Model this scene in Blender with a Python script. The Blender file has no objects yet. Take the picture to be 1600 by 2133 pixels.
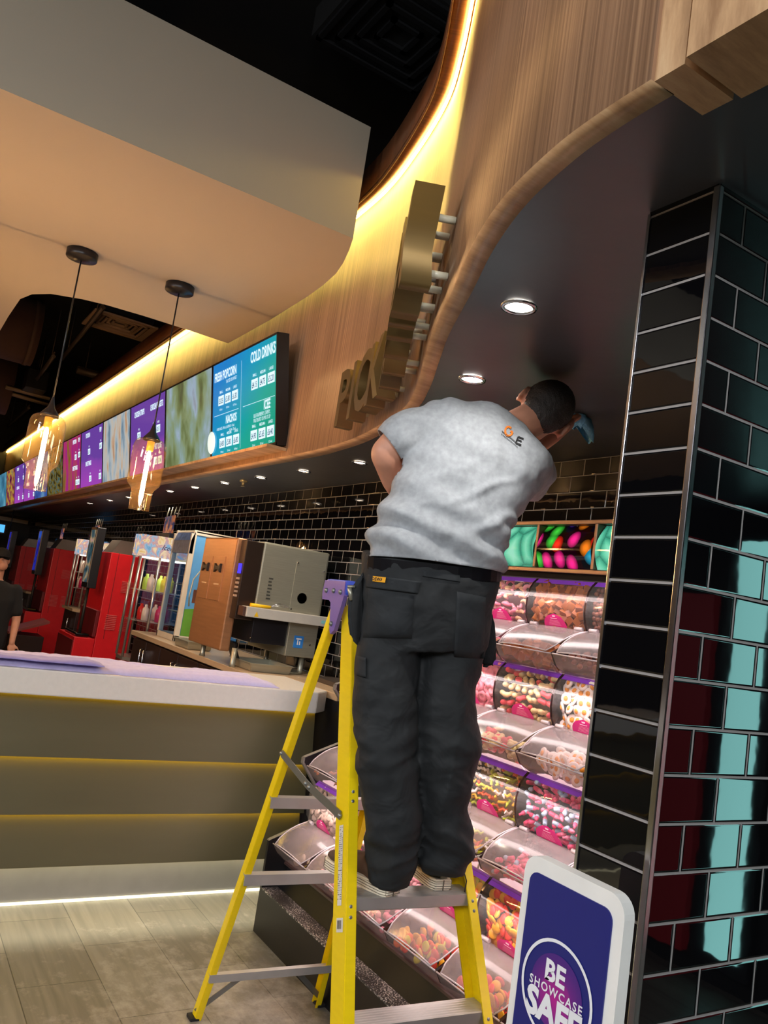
import bpy, bmesh, math, random
import numpy as np
from mathutils import Vector, Matrix
random.seed(7); PI=math.pi
S=bpy.context.scene; COL=S.collection
# ------------------------------------------------------------------ camera
F=1676.; CX,CY=800.,1066.5; H=1.6
ROLL,TILT,AZ=math.radians(8.49),math.radians(6.91),math.radians(31.35)
def _tw(v): return Vector((v[0]*math.sin(AZ)-v[1]*math.cos(AZ), v[0]*math.cos(AZ)+v[1]*math.sin(AZ), v[2]))
_f=Vector((0,math.cos(TILT),math.sin(TILT))); _r=Vector((1,0,0)); _u=_r.cross(_f)
FW=_tw(_f); RT=_tw(_r*math.cos(ROLL)+_u*math.sin(ROLL)); UP=_tw(_u*math.cos(ROLL)-_r*math.sin(ROLL))
EYE=Vector((0,0,H))
def ray(px,py): return FW+RT*((px-CX)/F)-UP*((py-CY)/F)
def at(px,py,D): return EYE+ray(px,py)*D
def on(px,py,x=None,y=None,z=None):
    d=ray(px,py)
    if x is not None: return EYE+d*(x/d.x)
    if y is not None: return EYE+d*(y/d.y)
    return EYE+d*((z-H)/d.z)
cam=bpy.data.cameras.new('camera'); co=bpy.data.objects.new('camera',cam); COL.objects.link(co)
m=Matrix((RT,UP,-FW)).transposed().to_4x4(); m.translation=EYE; co.matrix_world=m
cam.sensor_fit='VERTICAL'; cam.sensor_height=24; cam.lens=F*24/2133.; cam.clip_start=.05; cam.clip_end=80
S.camera=co
# ------------------------------------------------------------------ world, exposure
S.view_settings.view_transform='Standard'; S.view_settings.look='None'; S.view_settings.gamma=1
S.view_settings.use_curve_mapping=False; S.view_settings.exposure=0.0
W=bpy.data.worlds.new('world'); S.world=W; W.use_nodes=True
W.node_tree.nodes['Background'].inputs[0].default_value=(.55,.6,.7,1); W.node_tree.nodes['Background'].inputs[1].default_value=.05
def lamp(kind,name,loc,energy,color,size=.5,size_y=None,aim=None,spot=1.6,blend=.5,parent=None):
    l=bpy.data.lights.new(name,kind); l.energy=energy; l.color=color
    if kind=='AREA':
        l.size=size
        if size_y: l.shape='RECTANGLE'; l.size_y=size_y
    elif kind=='SPOT': l.spot_size=spot; l.spot_blend=blend; l.shadow_soft_size=size
    else: l.shadow_soft_size=size
    o=bpy.data.objects.new(name,l); COL.objects.link(o); o.location=loc
    if aim is not None: o.rotation_euler=(Vector(aim)-Vector(loc)).to_track_quat('-Z','Y').to_euler()
    return o
# added fill lights behind and beside the viewer (fixtures are built further down at the same places)
FILL=[(2.6,-1.2,3.3),(1.2,-3.4,3.3),(-2.4,-3.2,3.3)]
LP=[190,130,120]
for p,e in zip(FILL,LP): lamp('AREA','lobby_light',(p[0],p[1],p[2]-.03),e,(.95,.97,1),1.2,aim=(p[0]*.6-1.0,p[1]*.4+.6,0))
# the two downlights over the sweets and the row over the worktop
DOWN=[(-1.575,1.274),(-2.177,1.599)]
for i,p in enumerate(DOWN): lamp('SPOT','soffit_spot',(p[0],p[1],2.40),[15,17][i],(1,.95,.9),.035,aim=(p[0]-.12,p[1]+.1,0),spot=2.5,blend=.9)
SMALL=[(-4.046,2.25),(-4.78,2.25),(-5.49,2.25),(-6.22,2.25),(-6.95,2.25),(-7.68,2.25),(-8.4,2.25),(-9.2,2.25),(-10.1,2.25),(-11.2,2.25)]
for p in SMALL: lamp('SPOT','worktop_spot',(p[0],p[1]-.05,2.39),22,(1,.86,.68),.03,aim=(p[0],p[1]-.02,0),spot=2.2,blend=.8)
# ------------------------------------------------------------------ materials
def lin(c):
    if isinstance(c,str): c=[int(c[i:i+2],16)/255 for i in (0,2,4)]
    return tuple(((x+.055)/1.055)**2.4 if x>.04045 else x/12.92 for x in c)+(1,)
MATS={}
def mat(name,c='808080',rough=.5,metal=0.,coat=0.,em=None,es=0.,noise=None,bump=None,spec=.5,alpha=1,sheen=0):
    if name in MATS: return MATS[name]
    m=bpy.data.materials.new(name); m.use_nodes=True; nt=m.node_tree; b=nt.nodes['Principled BSDF']
    b.inputs['Base Color'].default_value=lin(c); b.inputs['Roughness'].default_value=rough
    b.inputs['Metallic'].default_value=metal; b.inputs['Coat Weight'].default_value=coat
    b.inputs['Specular IOR Level'].default_value=spec
    if sheen: b.inputs['Sheen Weight'].default_value=sheen
    if em: b.inputs['Emission Color'].default_value=lin(em); b.inputs['Emission Strength'].default_value=es
    tc=nt.nodes.new('ShaderNodeTexCoord')
    n=nt.nodes.new('ShaderNodeTexNoise'); sc,am,st=(noise or (14.,.06,(1,1,1)))
    mp=nt.nodes.new('ShaderNodeMapping'); mp.inputs['Scale'].default_value=st
    nt.links.new(tc.outputs['Object'],mp.inputs[0]); nt.links.new(mp.outputs[0],n.inputs['Vector'])
    n.inputs['Scale'].default_value=sc; n.inputs['Detail'].default_value=4
    mr=nt.nodes.new('ShaderNodeMapRange'); mr.inputs['To Min'].default_value=1-am*2; mr.inputs['To Max'].default_value=1+am*2
    nt.links.new(n.outputs['Fac'],mr.inputs['Value'])
    mx=nt.nodes.new('ShaderNodeMix'); mx.data_type='RGBA'; mx.blend_type='MULTIPLY'; mx.inputs['Factor'].default_value=1
    mx.inputs['A'].default_value=lin(c); nt.links.new(mr.outputs[0],mx.inputs['B']); nt.links.new(mx.outputs['Result'],b.inputs['Base Color'])
    if bump:
        n2=nt.nodes.new('ShaderNodeTexNoise'); n2.inputs['Scale'].default_value=bump[0]; n2.inputs['Detail'].default_value=3
        nt.links.new(tc.outputs['Object'],n2.inputs['Vector'])
        bp=nt.nodes.new('ShaderNodeBump'); bp.inputs['Strength'].default_value=bump[1]; bp.inputs['Distance'].default_value=bump[2] if len(bump)>2 else .01
        nt.links.new(n2.outputs['Fac'],bp.inputs['Height']); nt.links.new(bp.outputs[0],b.inputs['Normal'])
    MATS[name]=m; return m
def emis(name,c,s):
    if name in MATS: return MATS[name]
    m=bpy.data.materials.new(name); m.use_nodes=True; nt=m.node_tree; nt.nodes.clear()
    e=nt.nodes.new('ShaderNodeEmission'); e.inputs[0].default_value=lin(c); e.inputs[1].default_value=s
    o=nt.nodes.new('ShaderNodeOutputMaterial'); nt.links.new(e.outputs[0],o.inputs[0]); MATS[name]=m; return m
def clear(name,tint='ffffff',rough=.05,gloss=.12,milky=0.0,milk='ffffff',ior=1.45):
    """thin clear sheet: see-through, mirror-like at grazing angles, optionally a little milky"""
    if name in MATS: return MATS[name]
    m=bpy.data.materials.new(name); m.use_nodes=True; nt=m.node_tree; nt.nodes.clear(); N=nt.nodes.new; L=nt.links.new
    t=N('ShaderNodeBsdfTransparent'); t.inputs[0].default_value=lin(tint)
    g=N('ShaderNodeBsdfGlossy'); g.inputs['Roughness'].default_value=rough
    d=N('ShaderNodeBsdfDiffuse'); d.inputs[0].default_value=lin(milk)
    a=N('ShaderNodeMixShader'); tc=N('ShaderNodeTexCoord'); nz=N('ShaderNodeTexNoise'); nz.inputs['Scale'].default_value=30
    L(tc.outputs['Object'],nz.inputs['Vector']); mr=N('ShaderNodeMapRange'); mr.inputs['To Min'].default_value=milky*.6; mr.inputs['To Max'].default_value=milky*1.4
    L(nz.outputs['Fac'],mr.inputs['Value']); L(mr.outputs[0],a.inputs[0]); L(t.outputs[0],a.inputs[1]); L(d.outputs[0],a.inputs[2])
    lw=N('ShaderNodeLayerWeight'); lw.inputs[0].default_value=.5; pw=N('ShaderNodeMath'); pw.operation='POWER'; pw.inputs[1].default_value=4; L(lw.outputs['Facing'],pw.inputs[0])
    ad=N('ShaderNodeMath'); ad.operation='MULTIPLY_ADD'; ad.inputs[1].default_value=.55; ad.inputs[2].default_value=gloss; ad.use_clamp=True
    L(pw.outputs[0],ad.inputs[0]); b=N('ShaderNodeMixShader'); L(ad.outputs[0],b.inputs[0]); L(a.outputs[0],b.inputs[1]); L(g.outputs[0],b.inputs[2])
    o=N('ShaderNodeOutputMaterial'); L(b.outputs[0],o.inputs[0]); MATS[name]=m; return m
def nodes(name):
    m=bpy.data.materials.new(name); m.use_nodes=True; nt=m.node_tree; MATS[name]=m
    return m,nt,nt.nodes['Principled BSDF'],nt.nodes.new,nt.links.new
def ramp(nt,fac,stops,interp='LINEAR'):
    r=nt.nodes.new('ShaderNodeValToRGB'); r.color_ramp.interpolation=interp; e=r.color_ramp.elements
    while len(e)<len(stops): e.new(.5)
    for k,(p,c) in enumerate(stops): e[k].position=p; e[k].color=lin(c)
    nt.links.new(fac,r.inputs[0]); return r.outputs[0]
def tilemat(name,axes,u0,v0,offset,bw=.155,rh=.078,mortar=.0045,tile='08080a',grout='8d8a88',wave=.08,freq=2):
    m,nt,b,N,L=nodes(name); tc=N('ShaderNodeTexCoord'); sp=N('ShaderNodeSeparateXYZ'); L(tc.outputs['Object'],sp.inputs[0])
    cb=N('ShaderNodeCombineXYZ')
    for i,(a,o0) in enumerate(((axes,u0),('Z',v0))):
        q=N('ShaderNodeMath'); q.operation='SUBTRACT'; q.inputs[1].default_value=o0; L(sp.outputs[a],q.inputs[0]); L(q.outputs[0],cb.inputs[i])
    br=N('ShaderNodeTexBrick'); br.offset=offset; br.offset_frequency=freq; br.inputs['Scale'].default_value=1; br.inputs['Brick Width'].default_value=bw; br.inputs['Row Height'].default_value=rh
    br.inputs['Mortar Size'].default_value=mortar/2; br.inputs['Mortar Smooth'].default_value=0
    br.inputs['Color1'].default_value=lin(tile); br.inputs['Color2'].default_value=lin(tile); br.inputs['Mortar'].default_value=lin(grout); L(cb.outputs[0],br.inputs['Vector'])
    L(br.outputs['Color'],b.inputs['Base Color'])
    r=N('ShaderNodeMapRange'); L(br.outputs['Fac'],r.inputs['Value']); r.inputs['To Min'].default_value=.025; r.inputs['To Max'].default_value=.7; L(r.outputs[0],b.inputs['Roughness'])
    b2=N('ShaderNodeTexBrick'); b2.offset=offset; b2.offset_frequency=freq
    for k,v in (('Scale',1),('Brick Width',bw),('Row Height',rh),('Mortar Size',mortar/2+.003),('Mortar Smooth',1.)): b2.inputs[k].default_value=v
    b2.inputs['Color1'].default_value=(1,1,1,1); b2.inputs['Color2'].default_value=(1,1,1,1); b2.inputs['Mortar'].default_value=(0,0,0,1); L(cb.outputs[0],b2.inputs['Vector'])
    nz=N('ShaderNodeTexNoise'); nz.inputs['Scale'].default_value=16; nz.inputs['Detail'].default_value=1.5; L(tc.outputs['Object'],nz.inputs['Vector'])
    bp0=N('ShaderNodeBump'); bp0.inputs['Strength'].default_value=wave; bp0.inputs['Distance'].default_value=.006; L(nz.outputs['Fac'],bp0.inputs['Height'])
    bp=N('ShaderNodeBump'); bp.inputs['Strength'].default_value=.5; bp.inputs['Distance'].default_value=.003; L(b2.outputs['Color'],bp.inputs['Height']); L(bp0.outputs[0],bp.inputs['Normal']); L(bp.outputs[0],b.inputs['Normal'])
    return m
def woodmat(name,c0='6e4a33',c1='a87652',c2='c59a73',uv=True,rough=.32,su=60,sv=.8,axis=None):
    m,nt,b,N,L=nodes(name); tc=N('ShaderNodeTexCoord'); mp=N('ShaderNodeMapping')
    L(tc.outputs['UV' if uv else 'Object'],mp.inputs[0]); mp.inputs['Scale'].default_value=(su,sv,1) if uv else axis
    n=N('ShaderNodeTexNoise'); n.inputs['Scale'].default_value=1; n.inputs['Detail'].default_value=6; n.inputs['Roughness'].default_value=.7; L(mp.outputs[0],n.inputs['Vector'])
    c=ramp(nt,n.outputs['Fac'],[(.3,c0),(.5,c1),(.68,c2)])
    n2=N('ShaderNodeTexNoise'); n2.inputs['Scale'].default_value=1; n2.inputs['Detail'].default_value=2
    mp2=N('ShaderNodeMapping'); L(tc.outputs['UV' if uv else 'Object'],mp2.inputs[0]); mp2.inputs['Scale'].default_value=(6,.25,1) if uv else tuple(a*.15 for a in axis); L(mp2.outputs[0],n2.inputs['Vector'])
    mr=N('ShaderNodeMapRange'); mr.inputs['From Min'].default_value=.3; mr.inputs['From Max'].default_value=.7; mr.inputs['To Min'].default_value=.72; mr.inputs['To Max'].default_value=1.12; L(n2.outputs['Fac'],mr.inputs['Value'])
    mx=N('ShaderNodeMix'); mx.data_type='RGBA'; mx.blend_type='MULTIPLY'; mx.inputs['Factor'].default_value=1; L(c,mx.inputs['A']); L(mr.outputs[0],mx.inputs['B'])
    L(mx.outputs['Result'],b.inputs['Base Color']); b.inputs['Roughness'].default_value=rough; return m
# ------------------------------------------------------------------ mesh helpers
def nb(): return bmesh.new()
def box(bm,a,b,bev=0,mi=0,rot=None,piv=None):
    x0,x1=sorted((a[0],b[0])); y0,y1=sorted((a[1],b[1])); z0,z1=sorted((a[2],b[2]))
    vs=[bm.verts.new((x,y,z)) for x in (x0,x1) for y in (y0,y1) for z in (z0,z1)]
    fs=[bm.faces.new([vs[i] for i in q]) for q in ((0,1,3,2),(4,6,7,5),(0,4,5,1),(2,3,7,6),(0,2,6,4),(1,5,7,3))]
    for f in fs: f.material_index=mi
    if bev: 
        es=list({e for f in fs for e in f.edges}); r=bmesh.ops.bevel(bm,geom=es,offset=bev,segments=2,affect='EDGES',profile=.6); vs=list({v for f in r['faces'] for v in f.verts}|{v for v in vs if v.is_valid})
    if rot is not None:
        p=Vector(piv) if piv else Vector(((x0+x1)/2,(y0+y1)/2,(z0+z1)/2))
        for v in vs: v.co=p+rot@(v.co-p)
    return vs
def rbox(bm,c,s,M=None,bev=0):
    """box centred c with size s turned by matrix M"""
    c=Vector(c); return box(bm,c-Vector(s)/2,c+Vector(s)/2,bev,rot=M,piv=c)
def frame(d,up=None):
    d=Vector(d).normalized(); u=Vector(up) if up is not None else (Vector((0,0,1)) if abs(d.z)<.95 else Vector((1,0,0)))
    s=d.cross(u).normalized(); return s,s.cross(d).normalized(),d
def tube(bm,pts,r,seg=12,cap=True,up=None,ry=None):
    pts=[Vector(p) for p in pts]; n=len(pts); rr=r if isinstance(r,(list,tuple)) else [r]*n; ryy=(ry if isinstance(ry,(list,tuple)) else ([ry]*n if ry else rr)); rings=[]
    s=None
    for i,p in enumerate(pts):
        d=(pts[min(i+1,n-1)]-pts[max(i-1,0)])
        if d.length<1e-9: d=Vector((0,0,1))
        d.normalize()
        if s is None or up is not None: s,u,_=frame(d,up)
        else:
            s=(s-d*s.dot(d)).normalized(); u=s.cross(d).normalized()
        rings.append([bm.verts.new(p+s*math.cos(2*PI*k/seg)*rr[i]+u*math.sin(2*PI*k/seg)*ryy[i]) for k in range(seg)])
    for a,b in zip(rings,rings[1:]):
        for k in range(seg):
            f=bm.faces.new((a[k],a[(k+1)%seg],b[(k+1)%seg],b[k])); f.smooth=True
    if cap:
        bm.faces.new(rings[0][::-1]); bm.faces.new(rings[-1])
    return rings
def lathe(bm,prof,c,seg=24,axis=(0,0,1),cap=False):
    c=Vector(c); s,u,d=frame(axis); rings=[]
    for r,h in prof: rings.append([bm.verts.new(c+d*h+(s*math.cos(2*PI*k/seg)+u*math.sin(2*PI*k/seg))*max(r,1e-4)) for k in range(seg)])
    for a,b in zip(rings,rings[1:]):
        for k in range(seg): f=bm.faces.new((a[k],a[(k+1)%seg],b[(k+1)%seg],b[k])); f.smooth=True
    if cap: bm.faces.new(rings[0][::-1]); bm.faces.new(rings[-1])
def prism(bm,poly,fn,d0,d1,mi=0):
    """poly of 2D points; fn(u,v,d) -> 3D point; extruded from d0 to d1"""
    a=[bm.verts.new(fn(u,v,d0)) for u,v in poly]; b=[bm.verts.new(fn(u,v,d1)) for u,v in poly]
    fs=[bm.faces.new(a[::-1]),bm.faces.new(b)]; n=len(poly)
    for k in range(n): fs.append(bm.faces.new((a[k],a[(k+1)%n],b[(k+1)%n],b[k])))
    for f in fs: f.material_index=mi
def sphere(bm,c,r,seg=12,rings=8,sc=(1,1,1),M=None):
    c=Vector(c); r_=bmesh.ops.create_uvsphere(bm,u_segments=seg,v_segments=rings,radius=r)
    for v in r_['verts']:
        q=Vector((v.co.x*sc[0],v.co.y*sc[1],v.co.z*sc[2])); v.co=c+(M@q if M else q)
    for f in {f for v in r_['verts'] for f in v.link_faces}: f.smooth=True
def sheet(bm,rows,mi=0,smooth=True,flip=False,uvf=None):
    g=[[bm.verts.new(p) for p in r] for r in rows]
    for i in range(len(g)-1):
        for j in range(len(g[0])-1):
            q=(g[i][j],g[i][j+1],g[i+1][j+1],g[i+1][j]); f=bm.faces.new(q[::-1] if flip else q); f.smooth=smooth; f.material_index=mi
    return g
def wloc(o):
    l=Vector((0,0,0))
    while o is not None: l=l+o.location; o=o.parent
    return l
def obj(name,bm,mats,parent=None,loc=None,local=False,fix=True):
    """links bm (world coordinates unless local) as ONE mesh object"""
    me=bpy.data.meshes.new(name)
    if fix: bmesh.ops.recalc_face_normals(bm,faces=bm.faces)
    base=wloc(parent) if parent else Vector((0,0,0))
    if loc is not None: base=base+Vector(loc) if local else Vector(loc)
    if not local: bmesh.ops.translate(bm,verts=bm.verts,vec=-base)
    bm.to_mesh(me); bm.free()
    for m in (mats if isinstance(mats,(list,tuple)) else [mats]): me.materials.append(m)
    o=bpy.data.objects.new(name,me); COL.objects.link(o)
    if parent: o.parent=parent
    if loc is not None: o.location=Vector(loc)-(wloc(parent) if (parent and not local) else Vector((0,0,0)))
    return o
def thing(name,label,cat,loc=(0,0,0),group=None):
    o=bpy.data.objects.new(name,None); COL.objects.link(o); o.location=loc; o.empty_display_size=.1
    o['label']=label; o['category']=cat
    if group: o['group']=group
    return o
def tag(o,label,cat,group=None,kind=None):
    o['label']=label; o['category']=cat
    if group: o['group']=group
    if kind: o['kind']=kind
    return o
def struct(name,bm,m,loc=None):
    o=obj(name,bm,m,loc=loc); o['kind']='structure'; return o
def kids(o): return [c for c in o.children]
def dup(o,loc=None,label=None,parent=None,rot=None):
    c=o.copy(); COL.objects.link(c)
    if parent is not None: c.parent=parent
    if loc is not None: c.location=loc
    if rot is not None: c.rotation_euler=rot
    if label: c['label']=label
    for k in list(o.children): dup(k,parent=c)
    return c
def textmesh(s,size=1,ext=0.,bold=0.,align='CENTER',space=1.,sx=1.,shear=0):
    cu=bpy.data.curves.new('t','FONT'); cu.body=s; cu.size=size; cu.extrude=ext; cu.offset=bold*size; cu.align_x=align; cu.space_character=space; cu.resolution_u=3; cu.shear=shear
    o=bpy.data.objects.new('t',cu); COL.objects.link(o); dg=bpy.context.evaluated_depsgraph_get(); dg.update()
    me=bpy.data.meshes.new_from_object(o.evaluated_get(dg)); bpy.data.objects.remove(o); bpy.data.curves.remove(cu)
    for v in me.vertices: v.co.x*=sx
    return me
def text(bm,s,size,M,**k):
    """adds flat lettering to bm through matrix M (x right, y up, z out)"""
    me=textmesh(s,size,**k); n=len(bm.verts); me.transform(M); bm.from_mesh(me); bpy.data.meshes.remove(me)
def basis(o,x,y,z=None):
    x=Vector(x).normalized(); y=Vector(y).normalized(); z=Vector(z) if z else x.cross(y)
    m=Matrix((x,y,z)).transposed().to_4x4(); m.translation=Vector(o); return m
# ------------------------------------------------------------------ structure materials
M_black=mat('black satin','16151a',.35); M_soffit=mat('soffit paint','45464b',.36,noise=(3,.08,(1,1,1)),bump=(5,.12,.02)); M_void=mat('black void paint','0c0b0b',.9)
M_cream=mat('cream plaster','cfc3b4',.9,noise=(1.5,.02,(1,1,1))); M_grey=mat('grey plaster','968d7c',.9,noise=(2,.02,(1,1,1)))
M_chrome=mat('chrome','c8c8cc',.16,1.); M_steel=mat('brushed steel','a8a695',.38,.6,noise=(6,.08,(1,1,30)),bump=(8,.15,.004)); M_alu=mat('aluminium','b9b7b3',.4,.55,noise=(9,.1,(1,1,1)),bump=(60,.1,.001))
M_wood=woodmat('veneer','684c39','98755a','ba9472',su=85,sv=.35); M_woodedge=woodmat('veneer edge','9a7450','c39c72','d6b48a',uv=False,axis=(18,3,3),rough=.45)
M_wood2=woodmat('veneer band','51301c','73462a','87553a')
M_tileB=tilemat('back wall tiles','X',-2.7545,.012,.5)
M_tileL=tilemat('pillar end tiles','X',-1.2,0.,0.,bw=.9,wave=.05)
M_tileR=tilemat('pillar side tiles','Y',1.1225,0.,.5,wave=.02)
M_led=emis('warm strip light','ffdc74',36); M_led2=emis('yellow strip light','ffcf30',8); M_led2b=emis('yellow seam light','ffd040',24); M_led3=emis('plinth strip light','fff2cc',45)
M_spotface=emis('downlight lens','fff6ea',60); M_spotface2=emis('small downlight lens','ffe9cf',14)
# floor tiles
def floormat():
    m,nt,b,N,L=nodes('stone floor tiles'); tc=N('ShaderNodeTexCoord'); mp=N('ShaderNodeMapping'); mp.inputs['Location'].default_value=(3.65,-.125,0); L(tc.outputs['Object'],mp.inputs[0])
    br=N('ShaderNodeTexBrick'); br.offset=.5; 
    for k,v in (('Scale',1),('Brick Width',.61),('Row Height',.31),('Mortar Size',.0022),('Mortar Smooth',.2),('Bias',0.)): br.inputs[k].default_value=v
    br.inputs['Color1'].default_value=lin('787369'); br.inputs['Color2'].default_value=lin('66625a'); br.inputs['Mortar'].default_value=lin('3d3a35'); L(mp.outputs[0],br.inputs['Vector'])
    n=N('ShaderNodeTexNoise'); m2=N('ShaderNodeMapping'); m2.inputs['Scale'].default_value=(1.6,22,1); m2.inputs['Rotation'].default_value=(0,0,.12); L(tc.outputs['Object'],m2.inputs[0]); L(m2.outputs[0],n.inputs['Vector']); n.inputs['Scale'].default_value=1; n.inputs['Detail'].default_value=7; n.inputs['Distortion'].default_value=1.2
    mr=N('ShaderNodeMapRange'); mr.inputs['From Min'].default_value=.3; mr.inputs['From Max'].default_value=.7; mr.inputs['To Min'].default_value=.78; mr.inputs['To Max'].default_value=1.18; L(n.outputs['Fac'],mr.inputs['Value'])
    mx=N('ShaderNodeMix'); mx.data_type='RGBA'; mx.blend_type='MULTIPLY'; mx.inputs['Factor'].default_value=1; L(br.outputs['Color'],mx.inputs['A']); L(mr.outputs[0],mx.inputs['B'])
    # spilt sugar dust, thickest near the sweets
    nd=N('ShaderNodeTexNoise'); nd.inputs['Scale'].default_value=7; nd.inputs['Detail'].default_value=8; nd.inputs['Roughness'].default_value=.75; L(tc.outputs['Object'],nd.inputs['Vector'])
    vd=N('ShaderNodeVectorMath'); vd.operation='DISTANCE'; vd.inputs[1].default_value=(-3.0,1.6,0); L(tc.outputs['Object'],vd.inputs[0])
    md=N('ShaderNodeMapRange'); md.inputs['From Min'].default_value=.2; md.inputs['From Max'].default_value=1.3; md.inputs['To Min'].default_value=.10; md.inputs['To Max'].default_value=-.14; L(vd.outputs['Value'],md.inputs['Value'])
    ad=N('ShaderNodeMath'); L(nd.outputs['Fac'],ad.inputs[0]); L(md.outputs[0],ad.inputs[1])
    m3=N('ShaderNodeMapRange'); m3.inputs['From Min'].default_value=.5; m3.inputs['From Max'].default_value=.75; m3.inputs['To Max'].default_value=.6; L(ad.outputs[0],m3.inputs['Value'])
    mx2=N('ShaderNodeMix'); mx2.data_type='RGBA'; L(m3.outputs[0],mx2.inputs['Factor']); L(mx.outputs['Result'],mx2.inputs['A']); mx2.inputs['B'].default_value=lin('b9b3a8')
    L(mx2.outputs['Result'],b.inputs['Base Color']); b.inputs['Roughness'].default_value=.42
    bp=N('ShaderNodeBump'); bp.inputs['Strength'].default_value=.2; bp.inputs['Distance'].default_value=.002; L(br.outputs['Fac'],bp.inputs['Height']); bp.invert=True; L(bp.outputs[0],b.inputs['Normal'])
    return m
M_floor=floormat()
# ------------------------------------------------------------------ room shell
bm=nb(); box(bm,(-19,-7,-.1),(6,4,0)); struct('floor',bm,M_floor)
bm=nb(); box(bm,(-19,2.676,0),(-.88,2.8,4.9)); struct('wall_back',bm,M_tileB)
bm=nb(); box(bm,(-19.1,-7,0),(-19,2.8,4.9)); struct('wall_left',bm,mat('far wall','1b1714',.7))
bm=nb(); box(bm,(-19.1,-7,0),(6,-6.9,4.9)); struct('wall_front',bm,mat('lobby wall','3a3431',.7))
bm=nb(); box(bm,(6,-7,0),(6.1,4,4.9)); struct('wall_right',bm,mat('lobby brown wall','2a2422',.5))
bm=nb(); box(bm,(-.88,3.9,0),(6,4,4.9)); struct('wall_side',bm,mat('lobby wall dark','0c0c0e',.8))
bm=nb(); box(bm,(-19.1,-7,4.9),(6.1,4,5.0)); struct('ceiling',bm,M_void)
# wing wall with tiles: end face to -Y, long face to +X
PX0,PX1,PY=-1.03,-.878,1.123
bm=nb(); vs=box(bm,(PX0,PY,0),(PX1,3.9,2.43))
bm.faces.ensure_lookup_table()
for f in bm.faces:
    c=f.calc_center_median(); f.material_index=0 if c.y<PY+.01 else 1
struct('wall_pillar',bm,[M_tileL,M_tileR])
bm=nb(); box(bm,(PX1-.009,PY-.004,0),(PX1+.004,PY+.009,2.425),.002); struct('trim_1',bm,M_chrome)
bm=nb(); box(bm,(PX0-.003,PY-.003,0),(PX0+.004,PY+.004,2.425),.001); struct('trim_2',bm,M_chrome)
# curved veneered fascia
ctrl=[(-19,1.93),(-8,1.93),(-5,1.93),(-4.0,1.925),(-3.55,1.885),(-3.18,1.81),(-2.72,1.675),(-2.42,1.53),(-2.13,1.362),(-1.9,1.23),(-1.6,1.078),(-1.384,.966),(-1.183,.883),(-1.0,.836),(-.877,.82),(-.775,.815)]
def catmull(P,n=6):
    out=[]; P=[Vector((*p,0)) for p in P]
    for i in range(len(P)-1):
        a,b,c,d=P[max(i-1,0)],P[i],P[i+1],P[min(i+2,len(P)-1)]
        if i==0: a=b
        for k in range(n):
            t=k/n; m1=(c-a)*.5; m2=(d-b)*.5
            if i<3: out.append(b.lerp(c,t)); continue
            if i==3: m1=(c-b)
            out.append(b*(2*t**3-3*t*t+1)+m1*(t**3-2*t*t+t)+c*(-2*t**3+3*t*t)+m2*(t**3-t*t))
    out.append(P[-1]); return out
CUR=catmull(ctrl)
def nrm(i):
    d=(CUR[min(i+1,len(CUR)-1)]-CUR[max(i-1,0)]).normalized(); return Vector((-d.y,d.x,0))   # points to the back wall
ARC=[0]
for a,b in zip(CUR,CUR[1:]): ARC.append(ARC[-1]+(b-a).length)
def strip(bm,o0,o1,z0,z1,uv=True,i0=0,i1=None,mi=(0,0)):
    """solid ribbon following the curve: outer face at offset o0, inner at o1"""
    i1=len(CUR) if i1 is None else i1; R=[]
    for i in range(i0,i1):
        n=nrm(i); p=CUR[i]
        R.append([bm.verts.new((p+n*a)+Vector((0,0,z))) for a,z in ((o0(i),z0),(o0(i),z1),(o1(i),z1),(o1(i),z0))])
    ul=bm.loops.layers.uv.verify()
    for j,(a,b) in enumerate(zip(R,R[1:])):
        for k in range(4):
            f=bm.faces.new((a[k],b[k],b[(k+1)%4],a[(k+1)%4])); f.smooth=True; f.material_index=mi[1] if k==3 else mi[0]
            for l in f.loops:
                l[ul].uv=(ARC[i0+j] if l.vert in a else ARC[i0+j+1], l.vert.co.z)
    bm.faces.new(R[0]); bm.faces.new(R[-1][::-1])
th=lambda i: .10 if CUR[i].x<-4.2 else max(.05,.10-(CUR[i].x+4.2)*.035)
bm=nb(); strip(bm,lambda i:0,th,2.42,3.95,mi=(0,1)); struct('wall_fascia',bm,[M_wood,M_woodedge]); 
bm=nb(); strip(bm,lambda i:-.085,lambda i:-.001,3.765,3.93); strip(bm,lambda i:-.085,lambda i:-.077,3.745,3.7655); struct('trim_3',bm,M_wood2)
bm=nb(); strip(bm,lambda i:-.017,lambda i:-.006,3.755,3.7645); 
t=tag(obj('strip_light',bm,M_led),'warm strip light under the dark band atop the curved wood wall','strip light')
# veneered block after the jog, right of the curve
q0=on(1435,115,z=2.42); 
bm=nb(); box(bm,(-.775,.822,2.42),(-.722,.934,3.95)); box(bm,(-.708,.808,2.415),(1.6,.934,3.95)); struct('wall_bulkhead',bm,M_woodedge)
# soffit: dark ceiling over sweets and worktop
bm=nb(); top=[]; 
ip=[CUR[i]+nrm(i)*(th(i)-.01) for i in range(len(CUR))]
pts=[(p.x,p.y) for p in ip]+[(-.77,.93),(1.6,.93),(1.6,3.9),(-19,3.9)]
prism(bm,pts,lambda u,v,d:Vector((u,v,d)),2.43,2.5); struct('ceiling_soffit',bm,M_soffit)
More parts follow.
